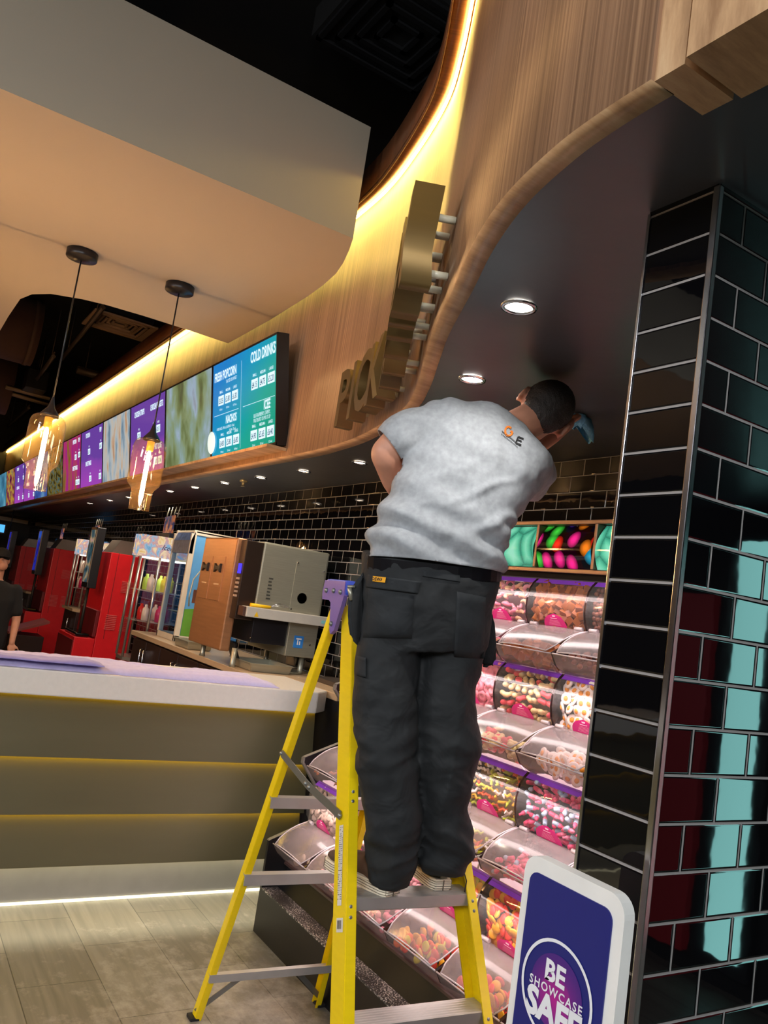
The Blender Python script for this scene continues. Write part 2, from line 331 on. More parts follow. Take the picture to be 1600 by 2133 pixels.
# cream raft over the counter: L-shaped outline with rounded inside corner
raft=[(-3.45,-4.5),(-3.45,1.687),(-3.576,1.738),(-3.746,1.797),(-3.901,1.838),(-4.117,1.868),(-4.349,1.885),(-4.964,1.905),(-5.716,1.905),(-5.70,1.617),(-5.70,1.253),(-5.72,1.0),(-5.76,.85),(-5.86,.66),(-6.0,.56),(-6.2,.51),(-6.75,.5),(-9,.5),(-12,.5),(-12,-4.5)]
bm=nb(); prism(bm,raft,lambda u,v,d:Vector((u,v,d)),3.4,4.0); bm.faces.ensure_lookup_table()
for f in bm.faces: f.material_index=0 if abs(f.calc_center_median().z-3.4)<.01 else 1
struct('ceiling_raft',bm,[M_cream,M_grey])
# distant grey door and lintel seen at the far left
bm=nb(); box(bm,(-18.98,.9,0),(-18.9,1.9,2.15),.01); d=struct('door_1',bm,mat('grey door','6f6a62',.6))
bm=nb(); box(bm,(-18.99,-1.5,2.3),(-18.85,2.6,2.38)); struct('trim_4',bm,mat('pale lintel','8a7a66',.6))
# added panel fixtures that carry the fill lights, and a tall lit doorway mirrored by the pillar tiles
for i,p in enumerate(FILL):
    r=thing('ceiling_light',['square lobby ceiling light panel behind the pillar side','square lobby ceiling light panel behind the viewer','square lobby ceiling light panel left of the counter front'][i],'ceiling light',(p[0],p[1],p[2]),'lobby ceiling lights')
    bm=nb(); box(bm,(p[0]-.65,p[1]-.65,p[2]),(p[0]+.65,p[1]+.65,p[2]+.06),.01); obj('housing',bm,M_void,r)
    bm=nb(); box(bm,(p[0]-.6,p[1]-.6,p[2]-.008),(p[0]+.6,p[1]+.6,p[2])); obj('diffuser',bm,emis('panel light','f4f2ff',2.0),r)
    for sx in (-.5,.5):
        bm=nb(); tube(bm,[(p[0]+sx,p[1],p[2]+.06),(p[0]+sx,p[1],4.9)],.008,6); obj('hanger',bm,M_black,r)
# ------------------------------------------------------------------ void services behind the raft
def along(p,q,z): return on(*p,z=z),on(*q,z=z)
r=thing('air_diffuser','square pale air diffuser with angled slats in the dark ceiling void','air vent',(-10.15,1.98,4.6))
c=Vector((-10.15,1.98,4.6)); 
bm=nb()
for k in range(6):
    s=.34-.05*k; z=4.6-.012*(k%2)+.006*k
    for a,b in (((-s,-s),(s,-s+.02)),((-s,s-.02),(s,s)),((-s,-s),(-s+.02,s)),((s-.02,-s),(s,s))): box(bm,(c.x+a[0],c.y+a[1],z-.015),(c.x+b[0],c.y+b[1],z+.012),rot=None)
obj('louvre',bm,mat('vent beige','b5977c',.6),r)
bm=nb(); 
for a,b in (((-.38,-.38),(.38,-.33)),((-.38,.33),(.38,.38)),((-.38,-.33),(-.33,.33)),((.33,-.33),(.38,.33))): box(bm,(c.x+a[0],c.y+a[1],4.58),(c.x+b[0],c.y+b[1],4.6),.003)
obj('frame',bm,mat('vent beige','b5977c',.6),r)
bm=nb(); box(bm,(c.x-.33,c.y-.33,4.63),(c.x+.33,c.y+.33,4.88)); obj('duct_box',bm,M_black,r)
r=thing('air_duct','large round brown duct running through the ceiling void','duct',(-11.2,.6,4.4))
bm=nb(); tube(bm,[(-11.2,-2,4.46),(-11.2,1.2,4.46)],.42,24); obj('pipe',bm,mat('duct brown','5a463a',.7),r)
bm=nb()
for y in (-.3,.45,1.1):
    bm=nb(); tube(bm,[(-11.2,y,4.46),(-11.2,y+.05,4.46)],.43,24); obj('joint_band',bm,mat('duct brown','5a463a',.7),r)
r=thing('air_duct','second round brown duct lower in the void beyond the first','duct',(-13.5,.6,4.2))
bm=nb(); tube(bm,[(-14.2,-2,4.3),(-14.2,1.3,4.3)],.5,24); obj('pipe',bm,mat('duct brown','5a463a',.7),r)
for i,(a,b,z,lab) in enumerate((((215,640),(130,748),4.3,'slotted metal channel hanging beside the air diffuser in the void'),((112,742),(78,790),4.2,'short metal channel above the pale linear light in the void'),((60,850),(15,890),4.2,'lower metal channel at the left edge of the void'),((270,800),(160,770),4.4,'dark cable tray crossing the void behind the cords'))):
    p,q=along(a,b,z); bm=nb(); tube(bm,[p,q],.03 if i<3 else .06,4); tube(bm,[p+Vector((0,0,.05)),q+Vector((0,0,.05))],.012,4)
    for t_ in (.15,.85):
        h=p.lerp(q,t_); tube(bm,[h,(h.x,h.y,4.9)],.006,5)
    tag(obj('metal_channel',bm,mat('galvanised dull','6e625a',.5,.6)),lab,'metal channel')
r=thing('void_light','pale twin linear light bar with a black box in the ceiling void','ceiling light',tuple(on(55,835,z=4.1)))
for k,(a,b) in enumerate((((5,815),(100,842)),((12,806),(104,830)))):
    p,q=along(a,b,4.1); bm=nb(); tube(bm,[p,q],.035,4); obj('light_bar',bm,mat('pale bar','a89680',.5),r)
p=on(70,815,z=4.1); bm=nb(); box(bm,p-Vector((.2,.15,0)),p+Vector((.2,.15,.3)),.01); obj('box',bm,M_black,r)
for dx in (-.1,.1):
    bm=nb(); tube(bm,[p+Vector((dx,0,.3)),(p.x+dx,p.y,4.9)],.008,6); obj('hanger',bm,M_black,r)
p=on(830,78,z=4.7); MD=mat('dark vent','151517',.6); r=thing('air_diffuser','black air diffuser barely visible in the black ceiling above the fascia','air vent',tuple(p))
bm=nb()
for k in range(4):
    s=.34-.08*k
    for a,b in (((-s,-s),(s,-s+.03)),((-s,s-.03),(s,s)),((-s,-s),(-s+.03,s)),((s-.03,-s),(s,s))): box(bm,(p.x+a[0],p.y+a[1],4.7),(p.x+b[0],p.y+b[1],4.72))
obj('louvre',bm,MD,r)
bm=nb(); box(bm,(p.x-.36,p.y-.36,4.72),(p.x+.36,p.y+.36,4.9)); obj('duct_box',bm,M_void,r)
# ------------------------------------------------------------------ downlights
def downlight(x,y,rad,lab,g,m):
    r=thing('downlight',lab,'downlight',(x,y,2.43),g)
    bm=nb(); lathe(bm,[(rad*1.35,-.003),(rad*1.3,-.008),(rad*1.02,-.008),(rad,-.002)],(x,y,2.43),24); obj('rim',bm,M_chrome,r)
    bm=nb(); lathe(bm,[(rad,-.003),(rad*.3,-.0035),(0.0001,-.0035)],(x,y,2.43),24); obj('lens',bm,m,r)
downlight(*DOWN[0],.036,'bright downlight in the dark ceiling nearest the tiled pillar','downlights over the sweets',M_spotface)
downlight(*DOWN[1],.036,'bright downlight in the dark ceiling just above the man\'s shoulder','downlights over the sweets',M_spotface)
ords=['nearest the man','second from the man','third from the man','fourth from the man','fifth from the man','sixth from the man','seventh from the man','eighth from the man','ninth from the man','farthest from the man']
for i,p in enumerate(SMALL): downlight(p[0],p[1],.036,'small dim downlight over the worktop, %s in its row'%ords[i],'downlights over the worktop',M_spotface2)
p=on(508,1001,z=2.43); bm=nb(); lathe(bm,[(.03,0),(.032,-.012),(.012,-.016),(.01,-.045),(.022,-.047),(.001,-.05)],p,16); tag(obj('sprinkler',bm,M_steel,loc=p),'little sprinkler head between the small ceiling downlights','sprinkler')
# ------------------------------------------------------------------ service counter
M_top=mat('pale stone top','e6e2da',.3,noise=(40,.03,(1,1,1))); M_bronze=mat('bronze laminate','5f593f',.45,.2,noise=(2,.05,(1,1,6)))
M_kick=mat('grey kickboard','8f8c86',.4)
r=thing('service_counter','long counter with pale stone top and bronze panels glowing along their seams','counter',(-4.05,.2,0))
Y0=-4.2
bm=nb(); prism(bm,[(-4.67,Y0),(-4.0,Y0),(-4.0,2.19),(-4.1,2.3),(-4.67,2.3)],lambda u,v,d:Vector((u,v,d)),.985,1.10); bmesh.ops.bevel(bm,geom=list(bm.edges),offset=.004,segments=2,affect='EDGES'); obj('countertop',bm,M_top,r)
seams=[.985,.697,.436,.198]
for i in range(3):
    zt,zb=seams[i]+.02,seams[i+1]
    bm=nb(); prism(bm,[(-4.112,zt),(-4.10,zt),(-4.045,zb),(-4.055,zb)],lambda u,v,d:Vector((u,d,v)),Y0,2.24); obj('front_panel',bm,M_bronze,r)
    bm=nb(); dz=.004 if i else -.0065; box(bm,(-4.082,Y0,seams[i]+dz),(-4.074,2.24,seams[i]+dz+.005)); obj('led_strip',bm,M_led2b if i else M_led2,r)
bm=nb(); box(bm,(-4.2,Y0,0),(-4.14,2.24,.25)); obj('kickboard',bm,M_kick,r)
bm=nb(); box(bm,(-4.138,Y0,.236),(-4.118,2.24,.244)); obj('led_strip',bm,M_led3,r)
bm=nb(); box(bm,(-4.14,Y0,.001),(-4.13,2.24,.012)); obj('floor_glow_strip',bm,emis('kick edge light','fff3c8',2.2),r)
bm=nb(); box(bm,(-4.6,Y0,0),(-4.2,2.24,.985)); obj('carcass',bm,M_black,r)
# towels on the counter
def towel(name,lab,x0,x1,y0,y1,seed,h=.028,col='bab3de',z0=1.101):
    rnd=random.Random(seed); bm=nb(); rows=[]; nu,nv=26,150
    from mathutils import noise
    for i in range(nu+1):
        u=i/nu; row=[]
        for j in range(nv+1):
            v=j/nv; y=y0+(y1-y0)*v; x=x0+(x1-x0)*u
            edge=min(1,u*7)*min(1,(1-u)*7)*min(1,v*26)*min(1,(1-v)*26)
            w=noise.noise(Vector((x*5,y*2.2,seed)))*.5+noise.noise(Vector((x*22,y*6,seed+3)))*.28+noise.noise(Vector((x*40,y*30,seed)))*.16
            rag=noise.noise(Vector((0,y*9,seed)))*.018+noise.noise(Vector((0,y*45,seed)))*.008
            row.append(Vector((x+rag*(1 if u>.5 else -1)*abs(u-.5)*2, y+noise.noise(Vector((x*20,0,seed)))*.03*(1 if v>.97 else 0), z0+max(.002,edge**.6*h*(1+w)+.002))))
        rows.append(row)
    g=sheet(bm,rows); 
    bo=[e for e in bm.edges if e.is_boundary]; ex=bmesh.ops.extrude_edge_only(bm,edges=bo)
    for v in [v for v in ex['geom'] if isinstance(v,bmesh.types.BMVert)]: v.co.z=z0
    return tag(obj(name,bm,mat('lavender cloth '+str(seed),col,.9,noise=(60,.05,(1,1,1)),bump=(120,.3,.002),sheen=.3),loc=((x0+x1)/2,(y0+y1)/2,z0)),lab,'cloth')
towel('cleaning_cloth','long lavender cloth laid flat along the pale countertop',-4.40,-4.035,-.4,1.97,3,.03)
towel('cleaning_cloth','crumpled lavender cloth on the counter edge at the far left of the photo',-4.16,-4.01,-.3,1.02,8,.014,'8d86c4',1.136)
# ------------------------------------------------------------------ worktop behind
M_dark=mat('dark brown laminate','2b1a17',.4); 
bm=nb(); box(bm,(-7.33,2.03,1.06),(-4.675,2.67,1.10),.004)
box(bm,(-4.675,2.31,1.06),(-4.0,2.67,1.10),.004)
tag(obj('worktop',bm,mat('beige worktop','b7a083',.3,noise=(30,.03,(1,1,1))),loc=(-6,2.35,1.06)),'beige worktop along the black tiled wall behind the counter','worktop')
for i,(x0,x1) in enumerate(((-7.31,-6.5),(-6.49,-5.6),(-5.59,-4.68))):
    r=thing('base_cabinet',['dark brown cabinet at the far end of the worktop, under the drinks fridge','dark brown cabinet under the middle of the worktop','dark brown cabinet at the near end of the worktop behind the counter'][i],'cabinet',((x0+x1)/2,2.35,0),'cabinets under the worktop')
    bm=nb(); box(bm,(x0,2.08,.1),(x1,2.66,1.058)); obj('body',bm,M_dark,r)
    bm=nb(); box(bm,(x0+.02,2.12,0),(x1-.02,2.64,.1)); obj('toe_kick',bm,M_black,r)
    w=(x1-x0)/2
    for k in range(2):
        bm=nb(); box(bm,(x0+k*w+.004,2.058,.12),(x0+(k+1)*w-.004,2.08,1.04),.003); d=obj('door',bm,M_dark,r)
        hx=x0+w+(-.05 if k==0 else .05); bm=nb(); tube(bm,[(hx,2.058,.80),(hx,2.03,.81),(hx,2.03,.97),(hx,2.058,.98)],.006,8); obj('handle',bm,M_chrome,d)
# sink and tap
p=on(592,1399,z=1.1); r=thing('sink','small round steel hand basin set into the counter','sink',(p.x,p.y,1.1))
bm=nb(); lathe(bm,[(.12,.003),(.125,.012),(.112,.012),(.10,.006),(.085,.004),(.02,.003),(.001,.003)],(p.x,p.y,1.1),32); obj('basin',bm,M_steel,r)
bm=nb(); lathe(bm,[(.02,.004),(.012,.006),(.001,.006)],(p.x,p.y,1.1),16); obj('drain',bm,M_chrome,r)
t=on(628,1392,z=1.1); r=thing('tap','small chrome lever tap beside the round basin','tap',(t.x,t.y,1.1))
bm=nb(); tube(bm,[(t.x,t.y,1.101),(t.x,t.y,1.19),(t.x-.03,t.y-.03,1.21),(t.x-.1,t.y-.08,1.19)],[.018,.014,.011,.009],12); obj('spout',bm,M_chrome,r)
bm=nb(); tube(bm,[(t.x,t.y,1.19),(t.x+.04,t.y+.02,1.23)],.007,8); obj('lever',bm,M_chrome,r)
t=Vector((-4.32,2.55,1.1)); r=thing('tap','chrome cross-handled tap by the tiled wall','tap',t)
bm=nb(); tube(bm,[t,t+Vector((0,0,.09))],.014,10); obj('body',bm,M_chrome,r)
bm=nb(); tube(bm,[t+Vector((-.04,0,.09)),t+Vector((.04,0,.09))],.008,8); tube(bm,[t+Vector((0,-.04,.09)),t+Vector((0,.04,.09))],.008,8); obj('cross_handle',bm,M_chrome,r)
bm=nb(); box(bm,(-4.6,2.46,1.101),(-3.7,2.66,1.13),.004); box(bm,(-4.6,2.645,1.13),(-3.7,2.67,1.16),.003)
tag(obj('drip_shelf',bm,mat('dull steel shelf','6b615a',.35,.8),loc=(-4.1,2.55,1.1)),'dull steel splash shelf at the foot of the tiled wall behind the ladder','shelf')
bm=nb(); box(bm,(-4.66,2.32,0),(-3.66,2.67,1.058)); tag(obj('base_cabinet',bm,M_black,loc=(-4.1,2.5,0)),'black cabinet filling the corner between counter and sweets','cabinet')
# ------------------------------------------------------------------ warming cabinet / oven
x1,x0=-4.89,-5.55; yf,yb=1.99,2.6; zb,zt=1.21,1.93
M_copper=mat('brown lit steel','b0805a',.34,.5,noise=(5,.1,(1,1,12)),bump=(5,.2,.01))
r=thing('speed_oven','big boxy stainless oven with brushed side panel on the worktop','oven',(-5.2,2.3,1.1))
bm=nb(); box(bm,(x0+.02,yf+.12,zb+.24),(x1,yb,zt),.012); box(bm,(x0+.02,2.38,zb),(x1,yb,zb+.25),.006); obj('body',bm,M_steel,r)
bm=nb(); box(bm,(x0+.06,yf+.14,zb+.06),(x1-.02,2.39,zb+.235),.004); obj('lower_recess',bm,M_black,r)
bm=nb(); box(bm,(x0-.06,yf-.03,zb-.02),(x1-.10,yf+.04,zt-.0),.01); obj('front_panel',bm,M_copper,r)
bm=nb(); box(bm,(x1-.10,yf+.0,zb+.2),(x1-.005,yf+.12,zt-.01),.004); cp=obj('control_panel',bm,mat('dark steel','4a3c34',.35,.8),r)
bm=nb(); box(bm,(x1-.07,yf-.008,1.70),(x1-.03,yf+.0,1.765)); obj('display',bm,emis('blue display','4a3cff',1.6),cp)
bm=nb()
for a in range(5):
    for b in range(3): box(bm,(x1-.08+b*.02,yf-.006,1.66-a*.028),(x1-.068+b*.02,yf+.0,1.674-a*.028))
obj('keypad',bm,mat('keys','b59c8a',.5),cp)
for k in range(2):
    cx=x0+.08+k*.24; bm=nb()
    box(bm,(cx-.09,yf-.036,1.50),(cx+.09,yf-.029,1.80),.003); d=obj('drawer_front',bm,M_copper,r)
    bm=nb(); prism(bm,[(-.055,-.03),(-.055,.03),(-.02,.012),(.02,.012),(.055,.03),(.055,-.03),(.02,-.012),(-.02,-.012)],lambda u,v,dd:Vector((cx+u,dd,1.72+v)),yf-.052,yf-.036); obj('grip',bm,M_black,d)
    bm=nb(); box(bm,(cx-.045,yf-.0375,1.605),(cx+.045,yf-.036,1.615)); obj('label_strip',bm,mat('pale print','c9a98a',.5),d)
bm=nb()
for k in range(7): box(bm,(x1,yf+.19,1.56+k*.022),(x1+.002,yf+.19+.03-.004*(k%3),1.57+k*.022))
obj('side_marking',bm,mat('dark print','3a3a34',.5),r)
bm=nb(); tube(bm,[(x1+.001,2.44,1.60),(x1+.003,2.44,1.60)],.036,28); obj('cable_hole',bm,M_black,r)
bm=nb(); box(bm,(x1,2.36,1.50),(x1+.003,2.585,1.84),.001); obj('access_plate',bm,M_steel,r)
bm=nb()
for y,z in ((2.37,1.83),(2.57,1.80),(2.37,1.52),(2.57,1.47),(2.12,1.3),(2.55,1.3)): tube(bm,[(x1,y,z),(x1+.008,y,z)],.006,8)
obj('screws',bm,M_chrome,r)
bm=nb(); box(bm,(x1+.001,2.43,zb+.06),(x1+.003,2.50,zb+.14)); obj('blue_sticker',bm,mat('blue sticker','2f7fd0',.5),r)
bm=nb(); box(bm,(x1+.0035,2.445,zb+.115),(x1+.004,2.485,zb+.125)); box(bm,(x1+.0035,2.455,zb+.08),(x1+.004,2.462,zb+.115)); box(bm,(x1+.0035,2.47,zb+.08),(x1+.004,2.478,zb+.105)); obj('sticker_mark',bm,mat('white print','e8e8e8',.5),r)
for a in (x0+.03,x1-.06):
    for b in (yf+.06,yb-.06):
        bm=nb(); tube(bm,[(a,b,1.10),(a,b,1.12),(a,b,zb+.01)],[.022,.018,.018],12); obj('foot',bm,M_steel,r)
# white heater bar in front of the oven side, with a yellow whisk on it
r=thing('bar_lamp','white metal heat bar with warning stickers fixed across the oven side','heat bar',(-4.84,2.3,1.36))
bm=nb(); box(bm,(-4.885,2.02,1.435),(-4.79,2.66,1.50),.005); obj('bar',bm,mat('white enamel','b9b5ad',.4),r)
bm=nb(); prism(bm,[(2.075,1.442),(2.105,1.442),(2.09,1.475)],lambda u,v,d:Vector((d,u,v)),-4.789,-4.787); obj('warning_sticker',bm,mat('warning yellow','e2b713',.5),r)
bm=nb(); box(bm,(-4.885,2.0,1.437),(-4.80,2.019,1.498),.003); obj('end_cap',bm,mat('brown cap','4a3028',.5),r)
bm=nb(); box(bm,(-4.789,2.56,1.455),(-4.787,2.63,1.475)); obj('blue_label',bm,mat('cyan label','7fc4c8',.5),r)
r=thing('whisk','wire whisk with a yellow handle lying on the white heat bar','whisk',(-4.84,2.2,1.50))
bm=nb(); tube(bm,[(-4.84,2.06,1.512),(-4.84,2.2,1.512)],[.012,.010],10); obj('handle',bm,mat('yellow plastic','e8b90c',.4),r)
bm=nb()
for k in range(6):
    a=k*PI/6; tube(bm,[(-4.84,2.2,1.512)]+[(-4.84+math.cos(a)*.022*math.sin(PI*t/6),2.2+.14*t/6,1.524+abs(math.sin(a))*.02*math.sin(PI*t/6)) for t in range(1,7)],.0012,5)
obj('wires',bm,M_chrome,r)
# pans
def pan(cx,cy,w,d,z,h,lab,mm=None):
    r=thing('steel_pan',lab,'pan',(cx,cy,z)); bm=nb()
    P=lambda s,zz:[(cx-w/2*s,cy-d/2*s,zz),(cx+w/2*s,cy-d/2*s,zz),(cx+w/2*s,cy+d/2*s,zz),(cx-w/2*s,cy+d/2*s,zz)]
    L=[[bm.verts.new(q) for q in P(s,zz)] for s,zz in ((.90,z+.001),(.97,z+h),(1.04,z+h),(1.04,z+h+.004),(.95,z+h+.004),(.88,z+.004))]
    for a,b in zip(L,L[1:]):
        for k in range(4): bm.faces.new((a[k],a[(k+1)%4],b[(k+1)%4],b[k]))
    bm.faces.new(L[0][::-1]); bm.faces.new(L[-1]); bmesh.ops.bevel(bm,geom=[e for e in bm.edges],offset=.004,segments=2,affect='EDGES'); obj('tray',bm,M_steel,r); return r
pan(-4.93,2.24,.36,.30,1.101,.05,'shallow rectangular steel pan in front of the oven')
pan(-6.05,2.16,.34,.20,1.101,.055,'small steel pan below the drinks fridge beside the oven')
bm=nb(); prism(bm,[(2.12,1.105),(2.13,1.105),(2.06,1.25),(2.05,1.25)],lambda u,v,d:Vector((d,u,v)),-5.12,-4.98); tag(obj('black_tray_flap',bm,M_black,loc=(-5.05,2.1,1.1)),'small sloping black flap under the oven front','flap')
# ------------------------------------------------------------------ counter-top fridge
M_white=mat('white enamel frame','cfc8ba',.35); M_blue=mat('light blue panel','5b9fdb',.5); M_glass=clear('cold glass','e8f4ff',.02,.08)
fx1,fx0,fy0,fy1,fz0,fz1=-6.53,-7.02,2.16,2.64,1.10,2.03
r=thing('drinks_fridge','white framed glass drinks fridge with blue side panel on the worktop','fridge',((fx0+fx1)/2,2.4,1.1))
bm=nb()
for x in (fx0,fx1-.03):
    box(bm,(x,fy0,fz0),(x+.03,fy0+.045,fz1-.03),.004); box(bm,(x,fy1-.03,fz0),(x+.03,fy1,fz1),.004); box(bm,(x,fy0,fz0),(x+.03,fy1,fz0+.04),.004); box(bm,(x,fy0+.02,fz1-.04),(x+.03,fy1,fz1),.004)
box(bm,(fx0,fy0,fz0),(fx1,fy1,fz0+.05),.004); box(bm,(fx0,fy0+.03,fz1-.03),(fx1,fy1,fz1),.01)
obj('frame',bm,M_white,r)
bm=nb(); box(bm,(fx1-.018,fy0+.045,fz0+.04),(fx1-.01,fy1-.03,fz1-.04)); sp=obj('side_panel',bm,M_blue,r)
bm=nb(); prism(bm,[(fy0+.05,fz0+.05),(fy0+.24,fz0+.05),(fy0+.24,fz0+.30),(fy0+.05,fz0+.27)],lambda u,v,d:Vector((d,u,v)),fx1-.0095,fx1-.008); obj('green_graphic',bm,mat('green print','5f9a35',.5),sp)
bm=nb(); box(bm,(fx1-.0095,fy0+.10,fz0+.33),(fx1-.008,fy0+.2,fz0+.44)); obj('brown_graphic',bm,mat('brown print','6b4030',.5),sp)
bm=nb(); box(bm,(fx0+.03,fy1-.05,fz0+.05),(fx1-.03,fy1-.03,fz1-.04)); obj('back_panel',bm,emis('fridge interior glow','6fc0ff',1.1),r)
bm=nb(); prism(bm,[(fy0,fz1-.20),(fy0+.03,fz1-.20),(fy0+.03,fz1-.02),(fy0+.025,fz1-.02),(fy0+.002,fz1-.09)],lambda u,v,d:Vector((d,u,v)),fx0,fx1); obj('header',bm,mat('header dark blue','3c4f74',.4,noise=(25,.5,(1,1,1))),r)
bm=nb(); box(bm,(fx0+.03,fy0+.005,fz0+.05),(fx1-.03,fy0+.012,fz1-.2)); obj('glass_door',bm,M_glass,r)
for z in (1.33,1.56): 
    bm=nb(); box(bm,(fx0+.035,fy0+.05,z),(fx1-.035,fy1-.06,z+.006)); obj('shelf',bm,M_steel,r)
for i in range(7):
    for zi,z in enumerate((1.15,1.336,1.566)):
        pass
# steam wand / blue mug on fridge side
p=on(424,1215,x=-6.4)
bm=nb(); lathe(bm,[(.02,0),(.035,.005),(.04,.06),(.03,.10),(.034,.12)],p,16); J=obj('side_jug',bm,mat('pale blue plastic','9fc0e6',.3),r)
bm=nb(); tube(bm,[p+Vector((0,-.04,.10)),p+Vector((0,-.09,.02)),p+Vector((0,-.10,-.12)),p+Vector((0,-.09,-.2))],.006,8); obj('side_hose',bm,M_steel,r)
# ------------------------------------------------------------------ glass display cases and drink towers
M_red=mat('red machine panel','d8141f',.4); M_redd=mat('dark red panel','6e0f16',.45); M_glass2=clear('display glass','f6f0ee',.02,.06); M_frameS=mat('silver frame','b9b4ae',.3,.8)
def photo(name,cols,scale,st=1.,dist=1.5,es=.9):
    m,nt,b,N,L=nodes(name); tc=N('ShaderNodeTexCoord'); mp=N('ShaderNodeMapping'); mp.inputs['Scale'].default_value=st if isinstance(st,tuple) else (1,1,1); L(tc.outputs['Object'],mp.inputs[0]); n=N('ShaderNodeTexNoise'); n.inputs['Scale'].default_value=scale; n.inputs['Detail'].default_value=2.5; n.inputs['Distortion'].default_value=dist; L(mp.outputs[0],n.inputs['Vector'])
    k=len(cols); c=ramp(nt,n.outputs['Fac'],[(.32+.36*i/(k-1),q) for i,q in enumerate(cols)])
    b.inputs['Base Color'].default_value=(0.02,.02,.02,1); b.inputs['Roughness'].default_value=.25; L(c,b.inputs['Emission Color']); b.inputs['Emission Strength'].default_value=es; return m
M_sign1=photo('lit ice print',['f0c070','ffe6b8','d8a0a0','a8c8e0','6aa8d0'],9,es=.8); M_sign2=photo('lit amber print',['a8581c','f0a840','ffd88a'],14,(1,1,.3),es=.8)
def case(cx,cy,w,z0,z1,lab,items):
    """tall five-sided glass display case with lit header"""
    r=thing('display_case',lab,'display case',(cx,cy,0)); h=w/2; c=w*.28
    poly=[(cx-h+c,cy-h),(cx+h-c,cy-h),(cx+h,cy-h+c),(cx+h,cy+h),(cx-h,cy+h),(cx-h,cy-h+c)]
    P=lambda u,v,d:Vector((u,v,d)); q=lambda s:[(cx+(u-cx)*s,cy+(v-cy)*s) for u,v in poly]
    if z0<1: bm=nb(); prism(bm,q(1.0),P,0,z0-.03); obj('plinth',bm,M_redd,r)
    bm=nb(); prism(bm,q(1.0),P,z0-(.03 if z0<1 else 0),z0+(0 if z0<1 else .01)); obj('base',bm,M_frameS,r)
    bm=nb(); prism(bm,q(1.08),P,z1,z1+.20,0); 
    bm.faces.ensure_lookup_table()
    for f in bm.faces: f.material_index=1 if f.calc_center_median().x<cx-h*.5 or (f.calc_center_median().y<cy-h+.02 and False) else 0
    hd=obj('header',bm,[M_sign1,M_sign2],r)
    bm=nb(); text(bm,'Icecream',.065,basis((cx+h*1.085,cy,z1+.08),(0,1,0),(0,0,1)),shear=.4,bold=.01); obj('header_lettering',bm,mat('blue print','2a3a60',.5),hd)
    bm=nb(); n=len(poly)
    for k in range(n):
        a,b=poly[k],poly[(k+1)%n]
        if k==3: continue
        v=[bm.verts.new((a[0],a[1],z0)),bm.verts.new((b[0],b[1],z0)),bm.verts.new((b[0],b[1],z1)),bm.verts.new((a[0],a[1],z1))]; bm.faces.new(v)
    obj('glass',bm,M_glass2,r,fix=False)
    for a in poly:
        bm=nb(); tube(bm,[(a[0],a[1],z0),(a[0],a[1],z1)],.012,6); obj('corner_post',bm,M_frameS,r)
    for zz in (z0+(z1-z0)*.36,z0+(z1-z0)*.66):
        bm=nb(); prism(bm,q(.9),P,zz,zz+.008); obj('shelf',bm,clear('shelf glass','e8dcd8',.05,.1,.25),r)
    bm=nb(); prism(bm,q(.75),P,z1-.012,z1-.001); obj('top_light',bm,emis('case light','fff4dc',5),r)
    k=0
    for zz,cols in zip((z0+(z1-z0)*.36+.009,z0+(z1-z0)*.66+.009),items):
        for (dx,dy),cl in zip(((-.28,.1),(.05,.2),(.3,0),(0,-.25),(.3,-.25)),cols):
            bm=nb(); lathe(bm,[(.001,0),(.03,.002),(.034,.07),(.03,.11),(.014,.13),(.014,.15),(.001,.152)],(cx+dx*w,cy+dy*w,zz),12)
            tag(obj('bottle',bm,mat('bottle '+cl,cl,.3),loc=(cx+dx*w,cy+dy*w,zz)),'small %s bottle on a glass shelf of the display case %s'%(dict(c82a60='magenta',d8d040='yellow green',e03030='red',e8e0d8='white',b8e060='lime')[cl],'nearest the fridge' if cx>-8.5 else 'between the red machines'),'bottle','bottles in the display cases'); k+=1
    return r
case(-7.62,2.29,.5,.84,1.77,'tall lit glass display case with pictured header at the worktop end',[('e8e0d8','c82a60','c82a60','e03030','e8e0d8'),('b8e060','d8d040','d8d040','b8e060','e8e0d8')])
case(-11.15,2.40,.4,1.05,1.74,'farther lit glass display case between the red machines',[('e8e0d8','e8e0d8','c82a60','e8e0d8','c82a60'),('e8e0d8','c82a60','e03030','e8e0d8','e8e0d8')])
def louv(bm,x,y0,y1,z0,z1,n):
    for k in range(n):
        z=z0+(z1-z0)*k/n; box(bm,(x,y0,z),(x+.012,y1,z+(z1-z0)/n*.45))
